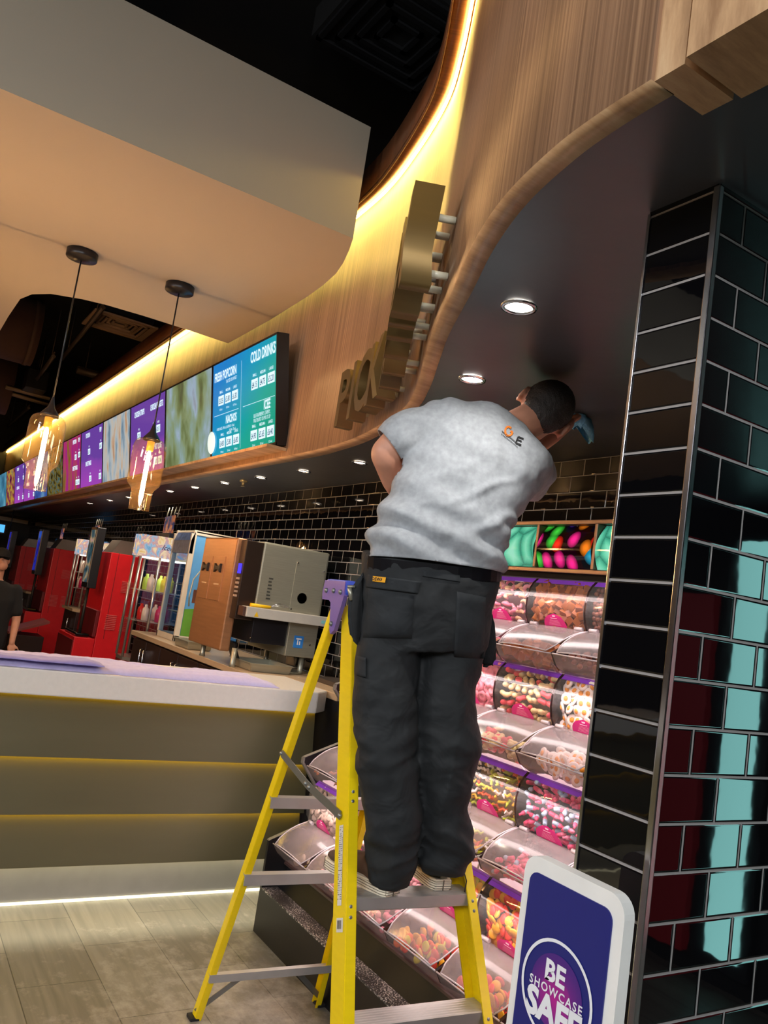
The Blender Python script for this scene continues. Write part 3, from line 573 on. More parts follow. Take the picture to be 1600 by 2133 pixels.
def redmachine(X,lab,hd=True):
    r=thing('drink_machine',lab,'drink machine',(X-.45,2.2,0))
    yt=2.26; bm=nb(); box(bm,(X-.9,yt,0),(X,2.66,1.80),.008); obj('body',bm,M_red,r)
    bm=nb(); box(bm,(X-.9,2.03,0),(X+.004,yt-.003,.80),.008); b=obj('base_ledge',bm,M_red,r)
    bm=nb(); box(bm,(X-.89,2.022,.05),(X-.01,2.032,.76)); obj('dark_front',bm,M_redd,b)
    bm=nb(); box(bm,(X-.86,yt-.04,.82),(X-.006,yt-.004,1.12),.004); obj('splash_panel',bm,M_redd,r)
    bm=nb(); box(bm,(X-.7,2.05,.801),(X-.06,2.2,.845),.018); obj('drip_tray',bm,mat('gloss black','0a0a0a',.08),r)
    bm=nb(); louv(bm,X,2.33,2.45,.92,1.10,9); obj('vent',bm,mat('vent red light','d85a5a',.5),r); bm=nb(); louv(bm,X,2.5,2.6,.92,1.10,9); obj('vent',bm,mat('vent red light','d85a5a',.5),r); bm=nb(); louv(bm,X,2.44,2.6,1.36,1.5,8); obj('vent',bm,mat('vent red light','d85a5a',.5),r)
    bm=nb(); box(bm,(X-.001,2.345,.81),(X+.003,2.351,1.80)); obj('seam',bm,M_redd,r)
    for k in range(2):
        bm=nb(); prism(bm,[(0,0),(.33,0),(.33,.16),(.08,.16)],lambda u,v,d:Vector((X-.6+d,2.3+u,1.801+v)),.0+k*.0,.45); 
        if k==0: obj('top_box',bm,mat('silver box','7d7268',.35,.5),r)
        else: bm.free()
for X,l in ((-9.56,'nearest red drinks machine with vents and a drip tray'),(-13.2,'middle red drinks machine beyond the second display case'),(-16.6,'farthest red drinks machine at the left edge')): redmachine(X,l)
bm=nb(); 
# screens on posts with tap clusters below
def tower(x,y,lab,z0=1.36,z1=2.06):
    r=thing('screen_post',lab,'screen',(x,y,.8)); w=.3
    bm=nb(); box(bm,(x-w,y,z0),(x,y+.10,z1),.006); obj('housing',bm,M_black,r)
    bm=nb(); box(bm,(x-w+.03,y-.004,z0+.06),(x-.03,y+.0,z1-.03)); obj('display',bm,photo('menu '+lab[:12],['1c2430','2c5560','5a6a70','b8a070','d0a0a0'] if x>-10 else ['101418','1c2ad0','283040'],4,es=.6),r)
    bm=nb(); box(bm,(x-w,y-.006,z1-.03),(x,y+.0,z1)); box(bm,(x-w,y-.006,z0+.06),(x-w+.025,y,z1)); box(bm,(x-.025,y-.006,z0+.06),(x,y,z1)); obj('bezel',bm,mat('bronze bezel','a08468',.35,.5),r)
    bm=nb(); tube(bm,[(x-w/2,y+.05,.80),(x-w/2,y+.05,z0)],.018,8); obj('post',bm,mat('black post','24231f',.5),r)
    return r
tower(-9.57,2.06,'tall narrow screen on a black post nearest the display case'); tower(-13.25,2.06,'second tall narrow screen on a black post, showing blue'); tower(-16.65,2.06,'third tall narrow screen on a black post at the far left')
def island(x,y,lab,z=1.10):
    r=thing('drinks_station',lab,'drinks station',(x,y,0))
    bm=nb(); box(bm,(x-.75,y,0),(x,y+.42,z-.035),.004); obj('body',bm,M_dark,r)
    bm=nb(); prism(bm,[(x-.8,y-.03),(x-.12,y-.03),(x+.04,y+.12),(x+.04,y+.42),(x-.8,y+.42)],lambda u,v,d:Vector((u,v,d)),z-.035,z); obj('top',bm,mat('beige worktop','b7a083',.3),r)
    bm=nb(); tube(bm,[(x-.3,y-.004,z-.3),(x-.3,y-.03,z-.29),(x-.3,y-.03,z-.14),(x-.3,y-.004,z-.13)],.008,6); obj('handle',bm,M_chrome,r)
    t=thing('tap_cluster','cluster of chrome taps on the '+lab.replace('dark drinks station','station'),'taps',(x-.1,y+.2,z))
    for k in range(4):
        bm=nb(); xx=x-.26+k*.08; tube(bm,[(xx,y+.26,z),(xx,y+.26,z+.15),(xx,y+.2,z+.17),(xx,y+.14,z+.13),(xx,y+.12,z+.05)],[.02,.018,.018,.014,.01],8); tube(bm,[(xx,y+.17,z+.16),(xx,y+.12,z+.20)],.008,6); obj('nozzle',bm,M_chrome,t)
    bm=nb(); box(bm,(x-.3,y+.24,z),(x+.02,y+.30,z+.19),.01); obj('manifold',bm,M_chrome,t)
island(-10.6,2.22,'dark drinks station between the nearest and the middle red machine',1.05); island(-14.3,2.2,'dark drinks station just left of the middle red machine',1.05); island(-17.7,2.2,'dark drinks station left of the farthest red machine',1.05)
# waste flap and posters
for i,(x,y,z) in enumerate(((-7.85,2.30,2.02),(-11.35,2.4,1.98),(-14.0,2.45,1.97))):
    r=thing('poster_stand',['fan of orange and blue poster cards on sticks above the nearest display case','fan of orange poster cards above the middle machines','fan of orange poster cards at the far left'][i],'poster stand',(x,y,z),'poster fans on the machines')
    for k in range(4):
        bm=nb(); xx=x+k*.11; box(bm,(xx,y-.012*k,z),(xx+.10,y-.012*k+.006,z+.17)); obj('card',bm,photo('poster %d %d'%(i,k),['1c1c3c','2c3c78','e07838','f0b088'],10,es=.45),r)
        bm=nb(); tube(bm,[(xx+.05,y,z+.16),(xx+.09,y,z+.26)],.006,5); obj('stick',bm,M_steel,r)
    bm=nb(); box(bm,(x,y-.06,z-(.05,.04,.168)[i]),(x+.42,y+.06,z),.004); obj('base_box',bm,M_black,r)
p=Vector((-11.4,1.6,0)); r=thing('waste_bin','dark bin with a tilted red flap lid in front of the red machines','bin',p)
bm=nb(); box(bm,p+Vector((-.25,0,0)),p+Vector((.25,.4,.62)),.006); obj('body',bm,M_dark,r)
bm=nb(); prism(bm,[(-.03,.62),(.43,.80),(.43,.83),(-.03,.65)],lambda u,v,d:Vector((p.x+d,p.y+u,v)),-.26,.27); obj('lid',bm,mat('dusty red lid','8a4a48',.4),r)
r=thing('exit_display','small bright blue screen glowing beyond the machines at the far left','screen',(-16.2,1.5,2.0))
bm=nb(); box(bm,(-16.2,1.62,1.98),(-16.16,1.86,2.12),.004); obj('display',bm,emis('far blue screen','58b8ff',1.2),r)
bm=nb(); box(bm,(-16.24,1.60,1.96),(-16.2,1.88,2.14)); tube(bm,[(-16.22,1.96,2.05),(-16.22,1.88,2.05)],.01,6); tube(bm,[(-16.22,1.96,2.04),(-16.22,1.96,2.43)],.01,6); obj('bracket',bm,M_black,r)
# ------------------------------------------------------------------ menu screens on the fascia
M_bezel=mat('screen bezel','121113',.4); M_txt=emis('menu white','dff6ff',1.15); M_txtd=emis('menu dark print','1a5a8a',.5)
def screenmat(name,kind):
    m,nt,b,N,L=nodes(name); tc=N('ShaderNodeTexCoord'); b.inputs['Base Color'].default_value=(.01,.01,.01,1); b.inputs['Roughness'].default_value=.12
    sp=N('ShaderNodeSeparateXYZ'); L(tc.outputs['UV'],sp.inputs[0]); es=.85
    if kind=='blue':
        ad=N('ShaderNodeMath'); ad.operation='MULTIPLY_ADD'; ad.inputs[1].default_value=.75; L(sp.outputs['X'],ad.inputs[0])
        mu=N('ShaderNodeMath'); mu.operation='MULTIPLY'; mu.inputs[1].default_value=-.55; L(sp.outputs['Y'],mu.inputs[0]); L(mu.outputs[0],ad.inputs[2])
        a2=N('ShaderNodeMath'); a2.inputs[1].default_value=.45; L(ad.outputs[0],a2.inputs[0]); c=ramp(nt,a2.outputs[0],[(.1,'0a86d8'),(.45,'00a0cc'),(.8,'08b0a0'),(1,'0cab8e')])
    elif kind in('purple','magenta'):
        n=N('ShaderNodeTexNoise'); n.inputs['Scale'].default_value=1.3; L(tc.outputs['UV'],n.inputs['Vector']); ad=N('ShaderNodeMath'); L(n.outputs['Fac'],ad.inputs[0]); L(sp.outputs['Y'],ad.inputs[1])
        c=ramp(nt,ad.outputs[0],[(.35,'b048c0' if kind=='purple' else 'c83888'),(.9,'8c48b4'),(1.3,'7044a8')])
    else:
        cols,sc,st,ro=kind; n=N('ShaderNodeTexNoise'); n.inputs['Scale'].default_value=sc; n.inputs['Detail'].default_value=4; n.inputs['Distortion'].default_value=.25; mp=N('ShaderNodeMapping'); mp.inputs['Scale'].default_value=st; mp.inputs['Rotation'].default_value=(0,0,ro); L(tc.outputs['UV'],mp.inputs[0]); L(mp.outputs[0],n.inputs['Vector'])
        k=len(cols); c=ramp(nt,n.outputs['Fac'],[(.3+.4*i/(k-1),q) for i,q in enumerate(cols)])
    L(c,b.inputs['Emission Color']); b.inputs['Emission Strength'].default_value=es; return m
KIND=['blue',(['54503c','6c7848','8a9a70','90a8a0','a4b8cc','8c9098'],2.2,(1.8,.6,1),.2),'purple',(['5a7488','8aa0b0','b8c0c4','ccc0b0','c8a080','a87860'],2.6,(2.4,.6,1),.3),'purple',
      (['2a2018','8a6a28','b83070','a02888','8a3098'],2,(3,.5,1),0),(['14120c','3c3418','7a6a28','2a5a68','a08840'],9,(1,1,1),0),(['2a3a78','3a58a8','5a88b8','8aa8c0'],2.5,(1,1,1),0),'purple','purple',(['2a1830','8a2a50','c0a030','3a4a80'],5,(1,1,1),0),(['2a5a78','4a8aa8','7ab8c8'],2,(1,1,1),0)]
LABS=['nearest menu screen, blue-green with popcorn, nachos and cold drink prices','menu screen showing a blurred green and blue photo, next to the blue-green one','purple menu screen listing chicken dishes, third from the near end','menu screen with a photo of food on pale blue, fourth from the near end','bright purple menu screen right of the magenta one, fifth from the near end','menu screen half dark photo half magenta, sixth from the near end','dark menu screen speckled with popcorn colours, seventh from the near end','plain blue menu screen, eighth from the near end','small purple menu screen partly behind the left lamp, ninth from the near end','far purple menu screen, tenth from the near end','far menu screen mixing maroon and yellow, eleventh from the near end','farthest pale blue menu screen at the left edge of the photo']
BX,BY,BZ=-4.39,1.865,2.475; SW,SH,ANG=1.115,.68,math.radians(9.3)
xa=Vector((1,0,0)); ya=Vector((0,-math.sin(ANG),math.cos(ANG))); za=xa.cross(ya)
for i in range(12):
    o=Vector((BX-SW*(i+1),BY,BZ)); r=thing('menu_screen',LABS[i],'screen',o,'menu screens along the fascia')
    M=Matrix((xa,ya,za)).transposed()
    L=lambda u,v,w=0,o=o: o+xa*u+ya*v+za*w
    def lb(bm,u0,u1,v0,v1,w0,w1):
        vs=box(bm,(u0,v0,w0),(u1,v1,w1)); 
        for v in vs: v.co=L(*v.co)
    bm=nb(); lb(bm,.002,SW-.004,0,SH,-.075,-.002); obj('casing',bm,M_bezel,r)
    bm=nb(); g=.012
    for q in ((.002,SW-.004,0,g+.006),(.002,SW-.004,SH-g,SH),(.002,g,0,SH),(SW-.004-g,SW-.004,0,SH)): lb(bm,*q,-.002,.004)
    obj('bezel',bm,M_bezel,r)
    bm=nb(); ul=bm.loops.layers.uv.verify(); vs=[bm.verts.new(L(u,v,.0)) for u,v in ((g,g),(SW-g,g),(SW-g,SH-g),(g,SH-g))]; f=bm.faces.new(vs)
    for l,uv in zip(f.loops,((0,0),(1,0),(1,1),(0,1))): l[ul].uv=uv
    obj('display',bm,screenmat('menu display %d'%i,KIND[i]),r,fix=False)
    T=lambda u,v,w=.003,o=o: (lambda m:m)(basis(L(u*SW,v*SH,w),xa,ya,za))
    bm=nb(); bd=nb(); k=0
    def prices(u,v,ps,tags,s=.052,cal=None):
        for j,p in enumerate(ps):
            uu=u+j*.115; c=L(uu*SW,v*SH,.0025); 
            vs=[bm.verts.new(c+xa*a+ya*b_) for a,b_ in ((-.052,-.012),(.052,-.012),(.052,.055),(-.052,.055))]; bm.faces.new(vs)
            text(bd,p,s,T(uu,v,.004),sx=.68,bold=.015); text(bm,tags[j],.026,T(uu,v+.105),sx=.8,bold=.01)
            if cal: text(bm,cal[j],.02,T(uu,v-.07),sx=.8)
    if i==0:
        B=dict(bold=.03,sx=.62)
        text(bm,'FRESH POPCORN',.085,T(.225,.80),**B); text(bm,'SALTED OR SWEET',.032,T(.33,.745),sx=.7)
        prices(.16,.555,['£5.05','£5.80','£6.30'],['SMALL','MEDIUM','LARGE'],cal=['550 kcal','873 kcal','1077 kcal'])
        text(bm,'NACHOS',.075,T(.335,.335),**B); text(bm,'CHEESE SAUCE - 398 kcal  JALAPENOS - 15 kcal',.026,T(.24,.285),sx=.62); text(bm,'SALSA - 55 kcal',.026,T(.36,.245),sx=.7)
        prices(.19,.115,['£4.80','£5.80','£6.80'],['SMALL','MEDIUM','LARGE'],cal=['390 kcal','594 kcal','809 kcal'])
        text(bm,'COLD DRINKS',.095,T(.80,.83),**B); prices(.69,.585,['£4.15','£4.75','£5.20'],['SMALL','MEDIUM','LARGE'])
        text(bm,'ICEE',.08,T(.87,.35),**B); text(bm,'BLUE RASPBERRY, CHERRY,',.034,T(.80,.30),sx=.62); text(bm,'FRUIT BURST OR MIX IT UP',.034,T(.80,.255),sx=.62)
        prices(.69,.105,['£4.90','£5.65','£6.40'],['SMALL','MEDIUM','LARGE'],cal=['53 kcal','85 kcal','112 kcal'])
        for (u0,u1,v0,v1) in ((.04,.45,.44,.444),(.52,.97,.44,.444),(.485,.487,.05,.9)):
            vs=[bm.verts.new(L(a*SW,b_*SH,.002)) for a,b_ in ((u0,v0),(u1,v0),(u1,v1),(u0,v1))]; bm.faces.new(vs)
    elif i==2:
        text(bm,'CHICKEN STRIPS',.07,T(.27,.82),sx=.62,bold=.03); text(bm,'CHICKEN NUGGETS',.07,T(.76,.82),sx=.58,bold=.03)
        prices(.27,.52,['£7.50'],['REG']); prices(.7,.52,['£6.50','£8.50'],['SMALL','LARGE']); text(bm,'HOT DOG',.07,T(.82,.30),sx=.62,bold=.03); prices(.76,.12,['£5.90','£7.40'],['REG','LARGE'])
    elif i in (4,5,8,9):
        a=.27 if i!=5 else .6
        text(bm,'POPCORN',.07,T(a+.05,.86),sx=.62,bold=.03); text(bm,'POP',.07,T(.88,.86),sx=.62,bold=.03); prices(a+.12,.58,['£5.05'],['REG']); prices(.9,.60,['£4.80'],['REG'])
        text(bm,'SWEET THINGS',.07,T(a+.1,.38),sx=.58,bold=.03); prices(a+.2,.12,['£3.50'],['REG']); prices(.9,.12,['£5.90'],['REG'])
    if len(bm.verts): obj('menu_lettering',bm,M_txt,r)
    else: bm.free()
    if len(bd.verts): obj('price_digits',bd,M_txtd,r)
    else: bd.free()
    if i==0:
        bm=nb(); lathe(bm,[(.001,.001),(.075,.001),(.08,0)],L(.008,.12,.006),28,axis=za); obj('round_sticker',bm,mat('pale disc','bfe0ee',.5,em='bfe0ee',es=.6),r)
    bm=nb(); box(bm,(o.x+.2,o.y+.0,o.z+.25),(o.x+.9,1.93,o.z+.4)); obj('bracket',bm,M_black,r)
bm=nb(); box(bm,(BX-12*SW,1.80,2.45),(BX+.01,1.93,2.468)); struct('trim_5',bm,M_woodedge)
# ------------------------------------------------------------------ raised brass letters PICK N MIX
M_brass=mat('brushed brass','7a6238',.42,.65,noise=(4,.05,(1,1,20)),bump=(4,.15,.01)); M_standoff=mat('clear standoff','e8e2c8',.3)
def atarc(s):
    for i in range(len(ARC)-1):
        if ARC[i+1]>=s: t=(s-ARC[i])/(ARC[i+1]-ARC[i]); return CUR[i].lerp(CUR[i+1],t),(CUR[i+1]-CUR[i]).normalized()
def arcx(x):
    for i in range(len(CUR)-1):
        if CUR[i].x<=x<=CUR[i+1].x: return ARC[i]+(x-CUR[i].x)/(CUR[i+1].x-CUR[i].x)*(ARC[i+1]-ARC[i])
LT=[('P',-3.33,'letter P'),('I',-3.17,'letter I'),('C',-3.0,'letter C'),('K',-2.80,'letter K'),('N',-2.46,'letter N'),('M',-2.12,'letter M'),('I',-1.94,'last letter I'),('X',-1.77,'letter X')]
LH,LZ,GAP,DEP=.275,2.445,.05,.08
for ch,x,nm in LT:
    p,d=atarc(arcx(x)); nrmv=Vector((d.y,-d.x,0)); c=p+nrmv*(GAP+DEP)+Vector((0,0,LZ))
    me=textmesh(ch,LH*1.38,ext=DEP/2,bold=.022,sx=.92); bm=nb(); me.transform(basis(c-nrmv*DEP/2,d,(0,0,1),nrmv)); bm.from_mesh(me); bpy.data.meshes.remove(me)
    r=thing('sign_letter','raised brass %s on the curved wood wall, %s'%(nm,{'letter P':'the first','letter I':'right after the P','letter C':'third in the row','letter K':'fourth, with slanting strokes','letter N':'just after the K','letter M':'sixth in the row','last letter I':'seventh, between M and X','letter X':'highest in the photo'}[nm]),'sign letter',c,'brass letters on the curved wall')
    obj('letter_body',bm,M_brass,r,fix=True)
    for u,v in ((-.05,.06),(-.05,.22),(.05,.06),(.05,.22)):
        bm=nb()
        if ch=='I': u*=.2
        q=p+d*u+Vector((0,0,LZ+v)); tube(bm,[q+nrmv*.001,q+nrmv*(GAP+.01)],.011,8)
        obj('standoff',bm,M_standoff,r)
# ------------------------------------------------------------------ pendant lamps
M_amber=clear('amber glass','fff2de',.03,.06,.012,'ffd9a0'); M_fil=emis('filament tube','ffcd92',235)
def pendant(x,y,lab):
    r=thing('pendant_lamp',lab,'pendant lamp',(x,y,3.4),'amber glass pendants over the counter')
    P=Vector((x,y,0))
    bm=nb(); lathe(bm,[(.001,3.345),(.045,3.345),(.05,3.352),(.085,3.355),(.088,3.36),(.088,3.398),(.001,3.398)],P,32); obj('canopy',bm,M_black,r)
    bm=nb(); tube(bm,[(x,y,3.35),(x,y,2.47)],.0045,8); obj('cord',bm,M_black,r)
    bm=nb(); lathe(bm,[(.006,2.52),(.012,2.49),(.02,2.46),(.05,2.42),(.052,2.405),(.001,2.405)],P,20); obj('cap',bm,M_black,r)
    prof=[(.03,2.415),(.07,2.41),(.088,2.395),(.097,2.37),(.099,2.34),(.099,2.15),(.095,2.135),(.068,2.105),(.062,2.09),(.060,1.985)]
    bm=nb(); lathe(bm,prof,P,36); sh=obj('glass_shade',bm,M_amber,r,fix=False)
    bm=nb(); lathe(bm,[(.060,1.985),(.062,1.982),(.060,1.979),(.057,1.982),(.060,1.985)],P,36); obj('rim',bm,M_amber,sh)
    bm=nb(); lathe(bm,[(.001,2.405),(.022,2.40),(.022,2.345),(.018,2.34),(.001,2.34)],P,16); s=obj('socket',bm,mat('amber socket','c88a3c',.3,.5,em='ffb040',es=1.0),r)
    bm=nb(); lathe(bm,[(.001,2.345),(.010,2.33),(.0125,2.31),(.0125,2.06),(.008,2.03),(.001,2.015)],P,16); obj('tube_bulb',bm,M_fil,r)
    return r
a=pendant(-4.88,.672,'amber glass pendant lamp nearer the left edge of the photo'); b_=pendant(-4.88,1.262,'amber glass pendant lamp nearer the menu screens')
for i,y in enumerate((.08,-.51,-1.10,-1.69,-2.28)):
    dup(a,loc=(-4.88,y,3.4),label=['third amber pendant along the counter, left of the photographed pair','fourth amber pendant along the counter','fifth amber pendant along the counter','sixth amber pendant along the counter','seventh amber pendant along the counter'][i])
for i,x in enumerate((-8.2,-10.6)): dup(a,loc=(x,.18,3.4),label=['amber pendant hanging near the ceiling opening, left of the photo','amber pendant farthest along the ceiling opening, left of the photo'][i])  # two unseen pendants added to throw warm light up into the void
# ------------------------------------------------------------------ sweets display stand
XL,XR,CW=-3.62,-1.04,.335; RY,RZ=.118,.37
tip=lambda r:(1.847+RY*r,.427+RZ*r)
M_standb=mat('stand black','151416',.35,noise=(60,.2,(1,1,1))); M_pinkstrip=mat('pinkish acrylic strip','4a3834',.3)
st=thing('sweets_stand','stepped black pick and mix display stand reaching from floor to lit header against the tiles','display stand',(-2.3,2.3,0))
bm=nb(); prof=[(1.846,0),(1.846,.427)]
for k in range(4):
    y,z=tip(k); prof+=[(y,z),(y+.205,z+.085),(y+.215,z+.25)]
    if k<3: prof+=[(y+.15,z+.30)]
prof=[(1.846,0),(1.846,.427),(2.056,.511),(2.06,.68),(1.965,.797),(1.965,.823),(2.17,.905),(2.175,1.06),(2.083,1.167),(2.083,1.193),(2.29,1.275),(2.295,1.43),(2.201,1.537),(2.201,1.563),(2.40,1.64),(2.41,2.07),(2.55,2.09),(2.66,2.09),(2.66,0)]
f=lambda u,v,d:Vector((d,u,v))
bm=nb(); prism(bm,prof,f,-3.655,-3.637); obj('side_panel',bm,M_standb,st)
bm=nb(); prism(bm,prof,f,-1.06,-1.04); obj('side_panel',bm,M_standb,st)
bm=nb()
for a,b in zip(prof[1:-2],prof[2:-1]):
    prism(bm,[(a[0]-.002,a[1]-.002),(b[0]-.002,b[1]-.002),(b[0]+.006,b[1]+.004),(a[0]+.006,a[1]+.004)],f,-3.658,-3.634)
obj('edge_banding',bm,mat('grey edging','77736c',.4),st)
bm=nb(); box(bm,(-3.637,1.846,0),(-1.06,1.86,.20)); obj('plinth_panel',bm,M_standb,st)
def shelfmat():
    m,nt,b,N,L=nodes('sugar dusted shelf'); tc=N('ShaderNodeTexCoord'); n=N('ShaderNodeTexNoise'); n.inputs['Scale'].default_value=160; n.inputs['Detail'].default_value=3; L(tc.outputs['Object'],n.inputs['Vector'])
    n2=N('ShaderNodeTexNoise'); n2.inputs['Scale'].default_value=6; L(tc.outputs['Object'],n2.inputs['Vector']); a=N('ShaderNodeMath'); a.operation='MULTIPLY_ADD'; a.inputs[1].default_value=.5; L(n2.outputs['Fac'],a.inputs[0]); L(n.outputs['Fac'],a.inputs[2])
    c=ramp(nt,a.outputs[0],[(.78,'3a3735'),(.83,'8a8580'),(.90,'e8e2da')]); L(c,b.inputs['Base Color']); b.inputs['Roughness'].default_value=.5; return m
bm=nb(); box(bm,(-3.637,1.846,.20),(-1.06,1.93,.207)); obj('ledge',bm,shelfmat(),st)
bm=nb(); prism(bm,[(1.93,.20),(1.94,.20),(2.0,.335),(1.99,.335)],f,-3.637,-1.06); obj('kick_slope',bm,M_standb,st)
bm=nb(); box(bm,(-3.637,2.50,.2),(-1.06,2.66,2.07)); obj('back_panel',bm,M_standb,st)
bm=nb(); box(bm,(-3.637,2.405,1.838),(-1.06,2.66,1.862)); obj('header_bottom',bm,mat('header brown','140f0d',.7,spec=.15),st)
for z in (1.862,2.066):
    bm=nb(); box(bm,(-3.637,2.385,z),(-1.06,2.42,z+.018),.003); obj('header_rail',bm,mat('brushed brown rail','7d6658',.35,.6),st)
# header pictures: back-lit curved prints
def gum():
    m,nt,b,N,L=nodes('gumball print'); tc=N('ShaderNodeTexCoord'); v=N('ShaderNodeTexVoronoi'); v.inputs['Scale'].default_value=2.3; v.inputs['Randomness'].default_value=.75; v.voronoi_dimensions='2D'; L(tc.outputs['UV'],v.inputs['Vector'])
    sp=N('ShaderNodeSeparateColor'); L(v.outputs['Color'],sp.inputs[0]); c=ramp(nt,sp.outputs[0],[(0,'e02818'),(.2,'e8258a'),(.38,'e07818'),(.52,'6a38d8'),(.64,'38b838'),(.76,'e8b818'),(.88,'1888a8'),(1,'d81828')],'CONSTANT')
    k=ramp(nt,v.outputs['Distance'],[(0.,'ffffff'),(.3,'b0b0b0'),(.44,'606060'),(.47,'140c18')]); mx=N('ShaderNodeMix'); mx.data_type='RGBA'; mx.blend_type='MULTIPLY'; mx.inputs['Factor'].default_value=1; L(c,mx.inputs['A']); L(k,mx.inputs['B'])
    L(mx.outputs['Result'],b.inputs['Base Color']); L(mx.outputs['Result'],b.inputs['Emission Color']); b.inputs['Emission Strength'].default_value=1.0; b.inputs['Roughness'].default_value=.08; return m
def gre():
    m,nt,b,N,L=nodes('green sweets print'); tc=N('ShaderNodeTexCoord'); v=N('ShaderNodeTexVoronoi'); v.inputs['Scale'].default_value=1.5; v.voronoi_dimensions='2D'; v.feature='DISTANCE_TO_EDGE'; L(tc.outputs['UV'],v.inputs['Vector'])
    n=N('ShaderNodeTexNoise'); n.inputs['Scale'].default_value=70; L(tc.outputs['UV'],n.inputs['Vector']); a=N('ShaderNodeMath'); a.operation='MULTIPLY_ADD'; a.inputs[1].default_value=.25; L(n.outputs['Fac'],a.inputs[0]); L(v.outputs['Distance'],a.inputs[2])
    c=ramp(nt,a.outputs[0],[(.08,'1a4a3c'),(.17,'3a9a80'),(.3,'5ac0a0'),(.55,'8ad8c0')]); L(c,b.inputs['Base Color']); L(c,b.inputs['Emission Color']); b.inputs['Emission Strength'].default_value=.6; b.inputs['Roughness'].default_value=.08; return m
GM,GR=gum(),gre(); 
for k in range(8):
    x0=XL+.02+k*CW; x1=min(x0+CW-.022,-1.07)
    if x1-x0<.1: continue
    rows=[]; 
    for i in range(9):
        t=i/8; z=1.882+t*.182; y=2.40-math.sin(t*PI*.9+.1)*.045+t*.03; rows.append([Vector((x0+(x1-x0)*j/4,y,z)) for j in range(5)])
    bm=nb(); g=sheet(bm,rows); ul=bm.loops.layers.uv.verify()
    for fc in bm.faces:
        for l in fc.loops: l[ul].uv=((l.vert.co.x-x0)/(x1-x0)*1.9+k*3.1,(l.vert.co.z-1.88)/.182)
    obj('lit_graphic',bm,GM if k%2==1 else GR,st,fix=False)
    bm=nb(); box(bm,(x1+.002,2.375,1.88),(x1+.018,2.46,2.066),.003); obj('header_divider',bm,mat('brushed brown rail','7d6658',.35,.6),st)
for k in range(4):
    y,z=tip(k)
    bm=nb(); prism(bm,[(y+.10,z-.115),(y+.24,z-.06),(y+.24,z-.05),(y+.10,z-.105)],f,-3.637,-1.06); obj('row_shelf',bm,M_pinkstrip,st)
    bm=nb(); prism(bm,[(y+.235,z+.285),(y+.28,z+.285),(y+.28,z+.292),(y+.235,z+.292)],f,-3.62,-1.07); obj('row_light',bm,emis('row light','ffd8e0',1.3),st)
    lamp('AREA','row_lamp',(-2.4,y+.12,z+.24),5,(1,.82,.80),2.3,.05,aim=(-2.4,y+.13,z-.3))
